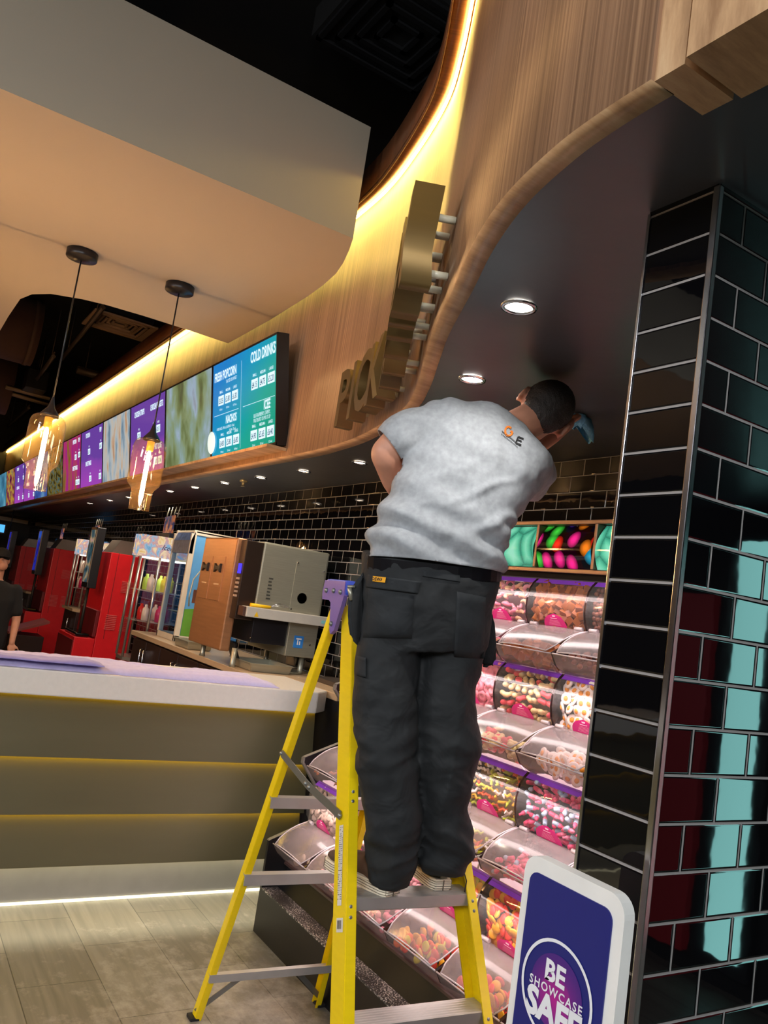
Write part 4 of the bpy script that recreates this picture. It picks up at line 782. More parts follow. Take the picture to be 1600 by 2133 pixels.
# ---- one acrylic bin; origin at the lid tip, x centred
M_acr=clear('clear acrylic','f4eaea',.04,.03,.05,'ffffff'); M_lid=clear('scratched acrylic lid','f2e6e6',.15,.03,.2,'f0dcdc'); M_lidedge=mat('acrylic edge','c8bcc0',.12,.0,alpha=1)
M_purple=mat('purple header strip','7a3fb4',.25,em='7a3fb4',es=.18); M_pink=mat('pink product label','d6217f',.35,em='d6217f',es=.12); M_divd=clear('smoky acrylic divider','6a5052',.08,.05,.55,'3a2628')
WIN=[(.178,.098),(.160,.13),(.151,.17),(.152,.21),(.162,.252),(.178,.277),(.198,.296)]
def bin_proto():
    r=thing('sweet_bin','','sweet bin',(0,0,0)); w=CW/2-.004; X=[-w+2*w*j/6 for j in range(7)]
    bm=nb(); sheet(bm,[[Vector((x,y,z)) for x in X] for y,z in WIN[:6]]); obj('window',bm,M_acr,r,fix=False)
    bm=nb(); sheet(bm,[[Vector((x,y+.004,z)) for x in X] for y,z in WIN[5:]]); obj('purple_strip',bm,M_purple,r,fix=False)
    # scoop lid, bowed, front corners rounded
    bm=nb(); rows=[]
    for i in range(7):
        t=i/6; y=.176*(1-t)+.0*t; z=.098*(1-t)+.004*t+.016*math.sin(t*PI); ww=w*(1-.10*t**3) if t<.99 else w*.84
        rows.append([Vector((ww*s,y,z+.006*(1-s*s))) for s in (-1,-.66,-.33,0,.33,.66,1)])
    sheet(bm,rows); ld=obj('lid',bm,M_lid,r,fix=False)
    bm=nb(); tube(bm,[rows[0][0]]+[q[0] for q in rows]+rows[-1]+[q[-1] for q in rows[::-1]],.0028,6); obj('lid_edge',bm,M_lidedge,ld)
    for s in (-1,1):
        bm=nb(); tube(bm,[(s*(w-.035)-.02,.172,.104),(s*(w-.035)+.02,.172,.104)],.008,10); obj('hinge',bm,M_lidedge,r)
    bm=nb(); rows=[[Vector((ww,y,z)) for ww in X] for y,z in ((.004,-.004),(.03,-.045),(.07,-.078),(.118,-.088))]; sheet(bm,rows)
    obj('tray_front',bm,M_lid,r,fix=False)
    bm=nb(); tube(bm,[(-w,.003,-.003),(w,.003,-.003)],.003,6); obj('tray_lip',bm,M_lidedge,r)
    pr=[(.004,0),(.03,-.045),(.118,-.088),(.25,-.05),(.27,.285)]+[(a,b) for a,b in WIN[::-1]]
    bm=nb(); prism(bm,[(a+.001,b) for a,b in pr],lambda u,v,d:Vector((d,u,v)),w-.004,w+.008); obj('divider',bm,M_divd,r)
    # half-round pink label low on the window
    bm=nb(); N=12
    def onwin(t,o=-.003):
        t=max(0,min(1,t))*4; i=min(3,int(t)); a,b=WIN[i],WIN[i+1]; q=t-i; return a[0]+(b[0]-a[0])*q+o,a[1]+(b[1]-a[1])*q
    rows=[]
    for i in range(6):
        t=i/5; hw=.062*math.sqrt(max(.0,1-t**2.2))+.002; y,z=onwin(.03+t*.36); rows.append([Vector((hw*s,y,z)) for s in (-1,-.5,0,.5,1)])
    sheet(bm,rows); lb=obj('product_label',bm,M_pink,r,fix=False)
    bm=nb()
    for k in range(5):
        y,z=onwin(.08+k*.035,-.0045); hw=.035-.003*k; y2,z2=onwin(.086+k*.035,-.0045)
        bm.faces.new([bm.verts.new(q) for q in ((-hw,y,z),(hw,y,z),(hw,y2,z2),(-hw,y2,z2))])
    for k,(hw,t0,t1) in enumerate(((.02,.265,.28),(.009,.31,.345))):
        y,z=onwin(t0,-.0045); y2,z2=onwin(t1,-.0045); bm.faces.new([bm.verts.new(q) for q in ((-hw*.8,y,z),(hw*.8,y,z),(hw,y2,z2),(-hw,y2,z2))])
    obj('label_print',bm,mat('label white print','f4c8dc',.5,em='f4c8dc',es=.15),lb)
    return r
proto=bin_proto()
# ---- sweets: one mesh per kind, then copies
def sweet(kind):
    bm=nb()
    if kind=='fudge': box(bm,(-.016,-.016,-.016),(.016,.016,.016),.002); return bm
    if kind=='ball': sphere(bm,(0,0,0),.0105,10,7); return bm
    if kind=='ring':
        n=12
        R=[[bm.verts.new((math.cos(2*PI*i/n)*(.016+.006*math.cos(a)),math.sin(2*PI*i/n)*(.016+.006*math.cos(a)),.006*math.sin(a))) for a in [2*PI*k/6 for k in range(6)]] for i in range(n)]
        for i in range(n):
            for k in range(6): fc=bm.faces.new((R[i][k],R[(i+1)%n][k],R[(i+1)%n][(k+1)%6],R[i][(k+1)%6])); fc.smooth=True
        return bm
    if kind=='shrimp': tube(bm,[(math.cos(a)*.017,math.sin(a)*.017,0) for a in [k*.45 for k in range(8)]],[.004,.008,.009,.009,.008,.007,.006,.003],7); return bm
    if kind=='whorl': lathe(bm,[(.001,-.007),(.018,-.007),(.022,0),(.018,.008),(.010,.009),(.007,.005),(.001,.007)],(0,0,0),12); return bm
    if kind=='egg':
        lathe(bm,[(.001,-.004),(.021,-.003),(.023,.001),(.018,.004),(.001,.004)],(0,0,0),12,cap=False)
        n0=len(bm.faces); sphere(bm,(0,0,.003),.0105,10,6,(1,1,.6)); bm.faces.ensure_lookup_table()
        for fc in list(bm.faces)[n0:]: fc.material_index=1
        return bm
    if kind=='nut': tube(bm,[(-.024,0,0),(-.019,0,0),(-.009,.001,0),(0,.001,0),(.009,0,0),(.019,0,0),(.024,0,0)],[.003,.010,.0115,.0085,.0115,.010,.003],9); return bm
    if kind=='bottle':
        tube(bm,[(-.024,0,0),(-.022,0,0),(0,0,0)],[.006,.008,.0085],8); n0=len(bm.faces); tube(bm,[(0,0,0),(.008,0,0),(.013,0,0),(.022,0,0)],[.0085,.008,.0045,.0045],8); bm.faces.ensure_lookup_table()
        for fc in list(bm.faces)[n0:]: fc.material_index=1
        return bm
    if kind=='disc': lathe(bm,[(.001,-.003),(.013,-.003),(.015,0),(.013,.003),(.001,.003)],(0,0,0),12); return bm
    if kind=='snake': tube(bm,[(-.022,.004,0),(-.012,-.004,.003),(0,.005,0),(.012,-.004,-.002),(.022,.003,0)],[.003,.0055,.006,.0055,.002],6); return bm
    if kind=='berry': tube(bm,[(-.014,0,0),(-.009,0,0),(0,0,0),(.009,0,0),(.014,0,0)],[.003,.009,.0115,.008,.002],8); return bm
GL=dict(rough=.35,spec=.5)
def cm(c): return mat('sweet '+c,c,.4,noise=(80,.08,(1,1,1)))
BINS={ # (row,col): (kind, [material lists], size, group wording)
 (3,0):('disc',[['e8a0b8'],['f0d0a0']],1.2,'pale pink disc'),(3,1):('ring',[['f0a0b8'],['f4e0b0']],1,'pink sugar ring'),
 (3,2):('shrimp',[['f08ca8'],['f4b0c0'],['f0c8a0']],1.05,'pink foam shrimp'),(3,3):('fudge',[['9a5218'],['aa6222'],['8a4614']],1,'brown fudge cube'),(3,4):('ball',[['6a3c2c'],['7a4834']],1,'chocolate ball'),
 (2,0):('berry',[['e04858'],['f4e8e0']],1.2,'red and white berry sweet'),(2,1):('egg',[['f4f0ea','f0a028']],1,'fried egg sweet'),
 (2,2):('whorl',[['e890a0'],['d87c90']],1.15,'dusky pink whorl'),(2,3):('nut',[['e8dca0'],['e8505c'],['d8cc98']],1,'cream or red shell-shaped sweet'),(2,4):('egg',[['f6f2ec','f09c20']],1,'white and orange fried egg sweet'),
 (1,0):('snake',[['c07850'],['a8603c']],1.1,'brown jelly sweet'),(1,1):('snake',[['58b838'],['e83878'],['f0a020']],1.2,'green and pink jelly snake'),
 (1,2):('berry',[['f0ece6'],['d83040']],1,'white or red berry sweet'),(1,3):('snake',[['f0c020'],['f4f0e8'],['b8cc30'],['e06028']],1.05,'yellow and white jelly snake'),(1,4):('bottle',[['a8cce4','f05888'],['f05888','f48cae']],1,'blue and pink bottle sweet'),
 (0,0):('disc',[['c8b8a8']],1.2,'pale jelly disc'),(0,1):('shrimp',[['e8a8b0'],['f0c8c0']],1.05,'faded pink sweet'),
 (0,2):('berry',[['e890a8'],['f0b8c4']],1.1,'dusty pink berry sweet'),(0,3):('disc',[['c8cc28'],['e8702c'],['e84438'],['e8b428']],1.25,'yellow and orange jelly disc'),(0,4):('disc',[['e8b428'],['e84438']],1.25,'red or yellow jelly disc')}
ROWN=['bottom row','second row up','third row up','top row']
COLN=['leftmost','second','middle','fourth','fifth','sixth','seventh']
def key_w(rw,cl): return BINS[(rw,cl if cl<5 else (2 if cl==5 else 3))][3]
rnd=random.Random(11); TRAYN={(0,0):3,(1,0):6,(0,2):40,(0,1):40}
SM={}; SW_=[]
for rw in range(4):
    for cl in range(7):
        x=XL+.02+CW*(cl+.5); y,z=tip(rw)
        if x+CW/2>-1.06: x=-1.06-CW/2
        b=dup(proto,loc=(x,y,z),label='clear bin of %ss, %s column, %s'%(key_w(rw,cl),COLN[cl],ROWN[rw])); b['group']='clear sweet bins on the stand'
        key=(rw,cl if cl<5 else (2 if cl==5 else 3)); kind,cols,sz,wd=BINS[key]
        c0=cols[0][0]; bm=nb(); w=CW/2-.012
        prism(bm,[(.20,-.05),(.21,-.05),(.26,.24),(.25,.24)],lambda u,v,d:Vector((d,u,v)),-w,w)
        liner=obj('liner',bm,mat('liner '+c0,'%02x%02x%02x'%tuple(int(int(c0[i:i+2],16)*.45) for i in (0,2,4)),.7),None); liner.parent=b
        for mi,cc in enumerate(cols):
            k=(kind,tuple(cc))
            if k not in SM:
                me=bpy.data.meshes.new(kind); q=sweet(kind); bmesh.ops.recalc_face_normals(q,faces=q.faces); q.to_mesh(me); q.free()
                for c in cc: me.materials.append(cm(c))
                SM[k]=me
        pos=[]; full=not (rw==0 and cl==0)
        st_={'ball':.0225,'disc':.028,'egg':.037,'whorl':.038,'fudge':.034,'ring':.037,'nut':.036,'bottle':.033,'snake':.034,'berry':.028,'shrimp':.036}[kind]*.97
        nx=int(2*w/st_); nz=int(.195/(st_*.80))
        for i in range(nz):
            for j in range(nx):
                t=(i+.5)/nz*4.95; k=min(4,int(t)); a_,b_2=WIN[k],WIN[k+1]; q=t-k
                yy=a_[0]+(b_2[0]-a_[0])*q+.026; zz=a_[1]+(b_2[1]-a_[1])*q
                pos.append((-w+st_*.5+(j+.5*(i%2)*.6)*(2*w-st_)/max(1,nx-.7)+rnd.uniform(-.004,.004),yy+rnd.uniform(-.006,.010),zz+rnd.uniform(-.004,.004)))
        for n in range(TRAYN.get((rw,cl),64)):
            yy=rnd.uniform(.035,.16); zb=-.045-.04*min(1,(yy-.03)/.09) if yy<.12 else -.08
            h=rnd.random()**.7; pos.append((rnd.uniform(-w+.02,w-.02),yy,zb+.014+h*(.045+.42*max(0,yy-.03))))
        for p in pos:
            if abs(p[0])>w-.008: p=(math.copysign(w-.012,p[0]),p[1],p[2])
            cc=rnd.choice(cols); L_=Vector((x+p[0],y+p[1],z+p[2]))
            if kind in('egg','disc','whorl','ring'): ro=(PI/2+rnd.uniform(-.6,.6),rnd.uniform(-.5,.5),rnd.uniform(-.5,.5))
            else: ro=(rnd.uniform(-3,3),rnd.uniform(-.5,.5),rnd.uniform(-3,3)) if kind!='fudge' else (rnd.uniform(-.8,.8),rnd.uniform(-.8,.8),rnd.uniform(-1,1))
            SW_.append((L_,ro,sz,(kind,tuple(cc)),cl,rw,wd))
# the 300 that show largest are objects of their own; the rest of the heap is one mesh
def shown(v):
    d=v-EYE; zc=d.dot(FW); X=CX+F*d.dot(RT)/zc; Y=CY-F*d.dot(UP)/zc
    edge=1357-(Y-441)*.113
    ok=(1000<X<edge-4 and 1190<Y<2133 and not (Y>1770 and X>1098-(Y-1775)*.12)) or (600<X<690 and 1550<Y<1860) or (745<X<950 and 1890<Y<2060)
    if Y<1850 and X<985: ok=ok and X<690
    return (size/zc if ok else 0) if (size:=1) else 0
SW_.sort(key=lambda q:-shown(q[0])*q[2]*{'fudge':1.3,'nut':1.2,'egg':1.3,'whorl':1.3,'ball':.8,'bottle':1.1,'shrimp':1.2,'disc':1.15}.get(q[3][0],1)*(1.25 if q[4]<4 and q[5]>0 else 1))
rest={}; mm=[]; vs_,fs_,mi_=[],[],[]
from mathutils import Euler
for n,(L_,ro,sz,k,cl,rw,wd) in enumerate(SW_):
    if n<300 and shown(L_)>0:
        o=bpy.data.objects.new('sweet',SM[k]); COL.objects.link(o); o.location=L_; o.rotation_euler=ro; o.scale=(sz,)*3
        o['label']='%s heaped in the %s bin, %s'%(wd,COLN[cl],ROWN[rw].replace(' from the floor','')); o['category']='sweet'; o['group']='%ss in the %s bin, %s'%(wd,COLN[cl],ROWN[rw])
    else:
        M=Matrix.Translation(L_)@Euler(ro).to_matrix().to_4x4()@Matrix.Scale(sz,4); me=SM[k]; b0=len(vs_)
        vs_+= [M@v.co for v in me.vertices]
        for mt in me.materials:
            if mt not in mm: mm.append(mt)
        for pg in me.polygons: fs_.append([b0+i for i in pg.vertices]); mi_.append(mm.index(me.materials[pg.material_index]))
me=bpy.data.meshes.new('sweets'); me.from_pydata(vs_,[],fs_); 
for mt in mm: me.materials.append(mt)
me.polygons.foreach_set('material_index',mi_); me.polygons.foreach_set('use_smooth',[True]*len(fs_)); me.update()
o=bpy.data.objects.new('sweets',me); COL.objects.link(o); tag(o,'the remaining mixed sweets filling the bins of the pick and mix stand','sweets',kind='stuff')
def rmtree(o):
    for k in list(o.children): rmtree(k)
    bpy.data.objects.remove(o)
rmtree(proto)
# ------------------------------------------------------------------ yellow step ladder
M_yel=mat('yellow fibreglass','f2d40a',.38,noise=(12,.04,(1,1,6))); M_gal=mat('galvanised bar','8a8b88',.4,.7); M_rub=mat('black rubber','17171a',.7); M_pur=mat('purple plastic','6d5aa6',.45); M_blu=mat('blue plastic','3a53c0',.4)
lx,ly,psi,ZT,df,dr,wt,wb,wr=-2.43,1.538,-.062,1.659,.696,.497,.335,.549,.521
lu=Vector((math.cos(psi),math.sin(psi),0)); lv=Vector((-math.sin(psi),math.cos(psi),0)); LC=Vector((lx,ly,0)); ZZ=Vector((0,0,1))
def fr(s,z): t=1-z/ZT; return LC+ZZ*z+lu*(df*t+.03)+lv*s*(wt+(wb-wt)*t)/2
def rr(s,z): t=1-z/ZT; return LC+ZZ*z-lu*(dr*t+.03)+lv*s*(wt+(wr-wt)*t)/2
ld=thing('step_ladder','yellow fibreglass step ladder with purple top cap the man stands on','ladder',LC)
def channel(fn,s,z0,z1,web,fl,t,name,inward):
    """C-section rail: web faces outward, flanges point inward"""
    a,b=fn(s,z0),fn(s,z1); d=(b-a).normalized(); v=lv*s; v=(v-d*v.dot(d)).normalized(); u=d.cross(v).normalized(); u=u if u.dot(lu)>0 else -u
    bm=nb(); P=[(-web/2,0),(web/2,0),(web/2,-fl),(web/2-t,-fl),(web/2-t,-t),(-web/2+t,-t),(-web/2+t,-fl),(-web/2,-fl)]
    A=[bm.verts.new(a+u*p+v*q) for p,q in P]; B=[bm.verts.new(b+u*p+v*q) for p,q in P]; n=len(P)
    for k in range(n): bm.faces.new((A[k],A[(k+1)%n],B[(k+1)%n],B[k]))
    bm.faces.new(A[::-1]); bm.faces.new(B); bmesh.ops.bevel(bm,geom=[e for e in bm.edges if abs((e.verts[0].co-e.verts[1].co).normalized().dot(d))>.9],offset=.002,segments=2,affect='EDGES')
    o=obj(name,bm,M_yel,ld); return o
for s in (-1,1):
    o=channel(fr,s,.015,1.60,.082,.034,.004,'front_rail',1)
    for z in (.785,.50,.215,1.07,1.35):
        p=fr(s,z-.02); q=fr(s,z-.045)
        for c in (p,q):
            bm=nb(); uu=lu*1.0; e=c+lu*.040-lv*s*.015; sphere(bm,e,.0085,10,6,(.6,1,1)); obj('rivet',bm,M_gal,o)
    bm=nb(); a=fr(s,0); box(bm,a+Vector((-.06,-.03,0)),a+Vector((.06,.03,.05)),.006); obj('foot',bm,M_rub,ld)
    o=channel(rr,s,.004,1.60,.040,.026,.004,'rear_rail',1)
    bm=nb(); a=rr(s,0); box(bm,a+Vector((-.024,-.018,0)),a+Vector((.024,.018,.012)),.003); obj('foot',bm,M_rub,ld)
ZS=[.785,.5,.215,1.07,1.35]
for z in ZS:
    a,b=fr(-1,z),fr(1,z); a=a+lv*.006; b=b-lv*.006; d=(b-a).normalized(); n=d.cross(ZZ).normalized(); n=n if n.dot(lu)>0 else -n
    bm=nb(); hz=.038
    P=[(.042,0),(.042,-.032),(.038,-.036),(.034,-.032),(.036,-.004),(-.036,-.004),(-.034,-.032),(-.038,-.036),(-.042,-.032),(-.042,0)]
    # ribbed tread top
    top=[(-.042+.084*k/14,.0015 if k%2 else 0) for k in range(15)]
    P=[(.042,-.032),(.036,-.036),(.036,-.004),(-.036,-.004),(-.036,-.036),(-.042,-.032)]+top
    A=[bm.verts.new(a+n*p+ZZ*q) for p,q in P]; B=[bm.verts.new(b+n*p+ZZ*q) for p,q in P]; m_=len(P)
    for k in range(m_): bm.faces.new((A[k],A[(k+1)%m_],B[(k+1)%m_],B[k]))
    bm.faces.new(A[::-1]); bm.faces.new(B); obj('step',bm,M_alu,ld)
for z in (.885,.587,.187):
    a,b=rr(-1,z),rr(1,z); a=a+lu*.012; b=b+lu*.012
    for q in ([0] ):
        bm=nb(); d=(b-a).normalized(); n=lu
        P=[(-.018,0),(.018,0),(.018,-.038),(.013,-.038),(.013,-.006),(-.013,-.006),(-.013,-.038),(-.018,-.038)] if z>.3 else [(-.012,0),(.012,0),(.012,-.028),(-.012,-.028)]
        A=[bm.verts.new(a+n*p+ZZ*q2) for p,q2 in P]; B=[bm.verts.new(b+n*p+ZZ*q2) for p,q2 in P]; m_=len(P)
        for k in range(m_): bm.faces.new((A[k],A[(k+1)%m_],B[(k+1)%m_],B[k]))
        bm.faces.new(A[::-1]); bm.faces.new(B); obj('rear_brace',bm,M_alu,ld)
def flat(bm,a,b,w,t,nrm_):
    d=(b-a).normalized(); n=Vector(nrm_).normalized(); s=n.cross(d).normalized()
    A=[bm.verts.new(a+s*p+n*q) for p,q in ((-w/2,0),(w/2,0),(w/2,t),(-w/2,t))]; B=[bm.verts.new(b+s*p+n*q) for p,q in ((-w/2,0),(w/2,0),(w/2,t),(-w/2,t))]
    for k in range(4): bm.faces.new((A[k],A[(k+1)%4],B[(k+1)%4],B[k]))
    bm.faces.new(A[::-1]); bm.faces.new(B)
for s in (-1,1):
    # folding spreader bar
    a=fr(s,.98)+lv*s*.004; b=rr(s,1.045)+lv*s*.004; m_=a.lerp(b,.5)-ZZ*.012
    bm=nb(); flat(bm,a,m_,.026,.003,lv*s); flat(bm,m_,b,.026,.003,lv*s); sb=obj('spreader_bar',bm,M_gal,ld)
    for c in (a,m_+(b-a)*.03,m_-(b-a)*.03,b):
        bm=nb(); sphere(bm,c+lv*s*.003,.008,8,6); obj('pin',bm,M_gal,sb)
    for z,zz in ((.215,.03),):
        bm=nb(); a=rr(s,.187)-ZZ*.02-lv*s*.14; b=rr(s,.03); flat(bm,a,b,.02,.003,lu); obj('diagonal_brace',bm,M_gal,ld)
        bm=nb(); a=fr(s,.20)-ZZ*.02-lv*s*.14; b=fr(s,.03); flat(bm,a,b,.02,.003,lu); obj('diagonal_brace',bm,M_gal,ld)
# top cap
tc_=LC+ZZ*1.66
def lp(u,v,w): return tc_+lu*u+lv*v+ZZ*w
bm=nb(); vs=box(bm,(-.085,-.20,-.03),(.085,.20,.022),.012)
for v in bm.verts: v.co=lp(*v.co)
cap=obj('top_cap',bm,M_blu,ld)
for s in (-1,1):
    bm=nb(); P=[(-.088,.016),(.075,.016),(.082,-.03),(.075,-.055),(.045,-.15),(.02,-.165),(.008,-.15),(-.015,-.06),(-.03,-.052),(-.088,-.052),(-.095,-.03)]
    A=[bm.verts.new(lp(u,s*.188,w)) for u,w in P]; B=[bm.verts.new(lp(u,s*.202,w)) for u,w in P]; n=len(P)
    for k in range(n): bm.faces.new((A[k],A[(k+1)%n],B[(k+1)%n],B[k]))
    bm.faces.new(A[::-1]); bm.faces.new(B); g=obj('side_bracket',bm,M_pur,cap)
    for u,w in ((-.06,-.02),(0,-.018),(.055,-.02),(.02,-.13)):
        bm=nb(); c=lp(u,s*.203,w); sphere(bm,c,.009,8,6); obj('bolt',bm,M_gal,cap)
# paper labels on the near rail
a,b=fr(-1,.86),fr(-1,.66); d=(b-a).normalized(); out=(-lv-d*(-lv).dot(d)).normalized(); sd=d.cross(out).normalized()
def patch(bm,c,u0,u1,w0,w1,off): bm.faces.new([bm.verts.new(c+sd*u+d*w+out*off) for u,w in ((u0,w0),(u1,w0),(u1,w1),(u0,w1))])
c=fr(-1,.955); bm=nb(); patch(bm,c,-.014,.012,0,.215,.0012); sk=obj('instruction_label',bm,mat('white label','dedbd2',.5),ld,fix=False)
bm=nb(); r2=random.Random(4)
for k in range(34):
    w0=.006+k*.0058
    for u in range(4):
        if r2.random()<.75: patch(bm,c,-.012+u*.006,-.012+u*.006+r2.uniform(.002,.005),w0,w0+.0022,.0018)
obj('label_print',bm,mat('label black print','3a3a3a',.6),sk,fix=False)
c=fr(-1,.728); bm=nb(); patch(bm,c,-.026,.014,0,.036,.0012); sk=obj('barcode_label',bm,mat('white label','dedbd2',.5),ld,fix=False)
bm=nb()
for k in range(11): patch(bm,c,-.016+k*.0024,-.016+k*.0024+r2.uniform(.0007,.0016),.006,.028,.0018)
obj('barcode',bm,mat('label black print','3a3a3a',.6),sk,fix=False)
# ------------------------------------------------------------------ free-standing sign
sz=1.252; A=on(1098,1772,y=.995); B=on(1305,1880,y=.995); sx0,sx1=A.x,B.x; sy=.995
r=thing('floor_sign','white framed navy sign board with a purple circle standing before the tiled pillar','sign',((sx0+sx1)/2,sy,0))
print('sign',A,B)
sz=A.z; w=sx1-sx0
def rrect(x0,x1,z0,z1,rad,n=6):
    P=[]
    for cx,cz,a0 in ((x1-rad,z1-rad,0),(x0+rad,z1-rad,PI/2),(x0+rad,z0+rad,PI),(x1-rad,z0+rad,1.5*PI)):
        for k in range(n+1): a=a0+PI/2*k/n; P.append((cx+rad*math.cos(a),cz+rad*math.sin(a)))
    return P
fy=lambda u,v,d:Vector((u,d,v))
bm=nb(); prism(bm,rrect(sx0,sx1,.06,sz,.03),fy,sy,sy+.022); obj('frame',bm,mat('white plastic frame','e6e5e0',.4),r)
bm=nb(); prism(bm,rrect(sx0+.016,sx1-.020,.09,sz-.024,.018),fy,sy-.002,sy); obj('navy_panel',bm,mat('navy print','1f2470',.35,noise=(3,.02,(1,1,1))),r)
cx=(sx0+sx1)/2-.004; cz=sz-.024-.075-.085; R_=.088
t_=on(1165,1957,y=sy); l_=on(1090,2030,y=sy); r_=on(1240,2090,y=sy); Rg=(r_.x-l_.x)/2; cx=(r_.x+l_.x)/2; cz=t_.z-Rg; print('ring',Rg,cx,cz,sz,w)
bm=nb(); M0=lambda rad,y,n=48:[(cx+rad*math.cos(2*PI*k/n),cz+rad*math.sin(2*PI*k/n)) for k in range(n)]
a_=[bm.verts.new(fy(u,v,sy-.0035)) for u,v in M0(Rg,0)]; b_=[bm.verts.new(fy(u,v,sy-.0035)) for u,v in M0(Rg-.005,0)]
for k in range(48): bm.faces.new((a_[k],a_[(k+1)%48],b_[(k+1)%48],b_[k]))
obj('white_ring',bm,mat('sign white','e4e6ea',.4),r)
def radial():
    m,nt,b,N,L=nodes('purple disc print'); tc=N('ShaderNodeTexCoord'); v=N('ShaderNodeVectorMath'); v.operation='DISTANCE'; v.inputs[1].default_value=(cx-(sx0+sx1)/2,-.004,cz-.01); L(tc.outputs['Object'],v.inputs[0])
    c=ramp(nt,v.outputs['Value'],[(0,'b0208a'),(Rg*.45,'8a2484'),(Rg*.46,'6a2480'),(Rg*.75,'4a247a')]); L(c,b.inputs['Base Color']); b.inputs['Roughness'].default_value=.35; return m
bm=nb(); bm.faces.new([bm.verts.new(fy(u,v,sy-.003)) for u,v in M0(Rg*.72,0)]); obj('purple_disc',bm,radial(),r)
T=lambda u,v:basis((cx+u,sy-.004,cz+v),(1,0,0),(0,0,1),(0,-1,0))
bm=nb(); k_=Rg/.098; text(bm,'BE',.054*k_,T(-.006*k_,.016*k_),bold=.035); text(bm,'SHOWCASE',.0235*k_,T(0,-.009*k_),bold=.02,space=1.25); text(bm,'SAFE',.072*k_,T(0,-.063*k_),bold=.045)
obj('sign_lettering',bm,mat('sign white','e4e6ea',.4),r)
bm=nb(); box(bm,((sx0+sx1)/2-.18,sy-.16,0),((sx0+sx1)/2+.10,sy+.12,.02),.005); obj('base_plate',bm,M_gal,r)
bm=nb(); box(bm,((sx0+sx1)/2-.02,sy+.02,.015),((sx0+sx1)/2+.02,sy+.045,.9),.004); obj('stem',bm,M_gal,r)
# ------------------------------------------------------------------ lobby things mirrored in the glossy tiles
r=thing('poster_lightbox','tall cyan lit lobby poster case mirrored in the pillar tiles','lightbox',(1.9,3.86,0))
LBX0,LBX1=.69,.87
bm=nb(); box(bm,(LBX0-.06,3.84,.1),(LBX1+.06,3.9,2.3),.006); obj('case',bm,M_black,r)
bm=nb(); box(bm,(LBX0,3.832,.16),(LBX1,3.84,2.24)); obj('lit_face',bm,emis('cyan glow','a0f0ec',6),r)
bm=nb(); box(bm,(1.0,3.84,.1),(1.75,3.895,1.95),.006); tag(obj('red_poster',bm,mat('dim red poster','7a1018',.5,em='a01420',es=.5),loc=(1.4,3.86,1)),'dim red lobby poster board mirrored in the pillar tiles','poster')
# ------------------------------------------------------------------ the man on the ladder
M_skin=mat('skin','c98f74',.5,noise=(25,.06,(1,1,1)),bump=(180,.08,.002)); M_hair=mat('dark hair','2b2420',.65,noise=(120,.35,(1,1,1)),bump=(260,.8,.004))
def wrinkmat(name,c,rough,sc,stren,spk):
    m,nt,b,N,L=nodes(name); tc=N('ShaderNodeTexCoord'); n=N('ShaderNodeTexNoise'); n.inputs['Scale'].default_value=spk; n.inputs['Detail'].default_value=5; L(tc.outputs['Object'],n.inputs['Vector'])
    mr=N('ShaderNodeMapRange'); mr.inputs['From Min'].default_value=.3; mr.inputs['From Max'].default_value=.7; mr.inputs['To Min'].default_value=.86; mr.inputs['To Max'].default_value=1.1; L(n.outputs['Fac'],mr.inputs['Value'])
    mx=N('ShaderNodeMix'); mx.data_type='RGBA'; mx.blend_type='MULTIPLY'; mx.inputs['Factor'].default_value=1; mx.inputs['A'].default_value=lin(c); L(mr.outputs[0],mx.inputs['B']); L(mx.outputs['Result'],b.inputs['Base Color'])
    b.inputs['Roughness'].default_value=rough; n2=N('ShaderNodeTexNoise'); n2.inputs['Scale'].default_value=sc; n2.inputs['Detail'].default_value=3; n2.inputs['Distortion'].default_value=.6; L(tc.outputs['Object'],n2.inputs['Vector'])
    bp=N('ShaderNodeBump'); bp.inputs['Strength'].default_value=stren; bp.inputs['Distance'].default_value=.02; L(n2.outputs['Fac'],bp.inputs['Height']); L(bp.outputs[0],b.inputs['Normal']); return m
M_shirt=wrinkmat('grey marl jersey','999da1',.9,9,.18,60); M_trou=wrinkmat('black work cotton','1c1f21',.8,9,.7,40)
man=thing('person','man in grey t-shirt and black work trousers standing on the yellow ladder','person',fr(0,.79)+Vector((0,0,0)))
def sect(Lp,Rp,D,th,dD=0,off=0.):
    """cross-section ring through left and right silhouette pixels at depth D; th = front-back radius in m"""
    a=at(Lp[0],Lp[1],D-dD); b=at(Rp[0],Rp[1],D+dD); c=(a+b)/2; return c,(b-a)/2,th
def loft(bm,secs,seg=28,pw=2.3,cap=True):
    rings=[]; n=len(secs)
    for i,(c,h,th) in enumerate(secs):
        ax=(secs[min(i+1,n-1)][0]-secs[max(i-1,0)][0]).normalized(); w=h.length; hx=(h-ax*h.dot(ax)*.0).normalized(); f=hx.cross(ax).normalized()
        ring=[]
        for k in range(seg):
            a=2*PI*k/seg; ca,sa=math.cos(a),math.sin(a); x=math.copysign(abs(ca)**(2/pw),ca); y=math.copysign(abs(sa)**(2/pw),sa)
            ring.append(bm.verts.new(c+hx*(w*x)+f*(th*y)))
        rings.append(ring)
    for a,b in zip(rings,rings[1:]):
        for k in range(seg): bm.faces.new((a[k],a[(k+1)%seg],b[(k+1)%seg],b[k]))
    if cap: bm.faces.new(rings[0][::-1]); bm.faces.new(rings[-1])
    return rings
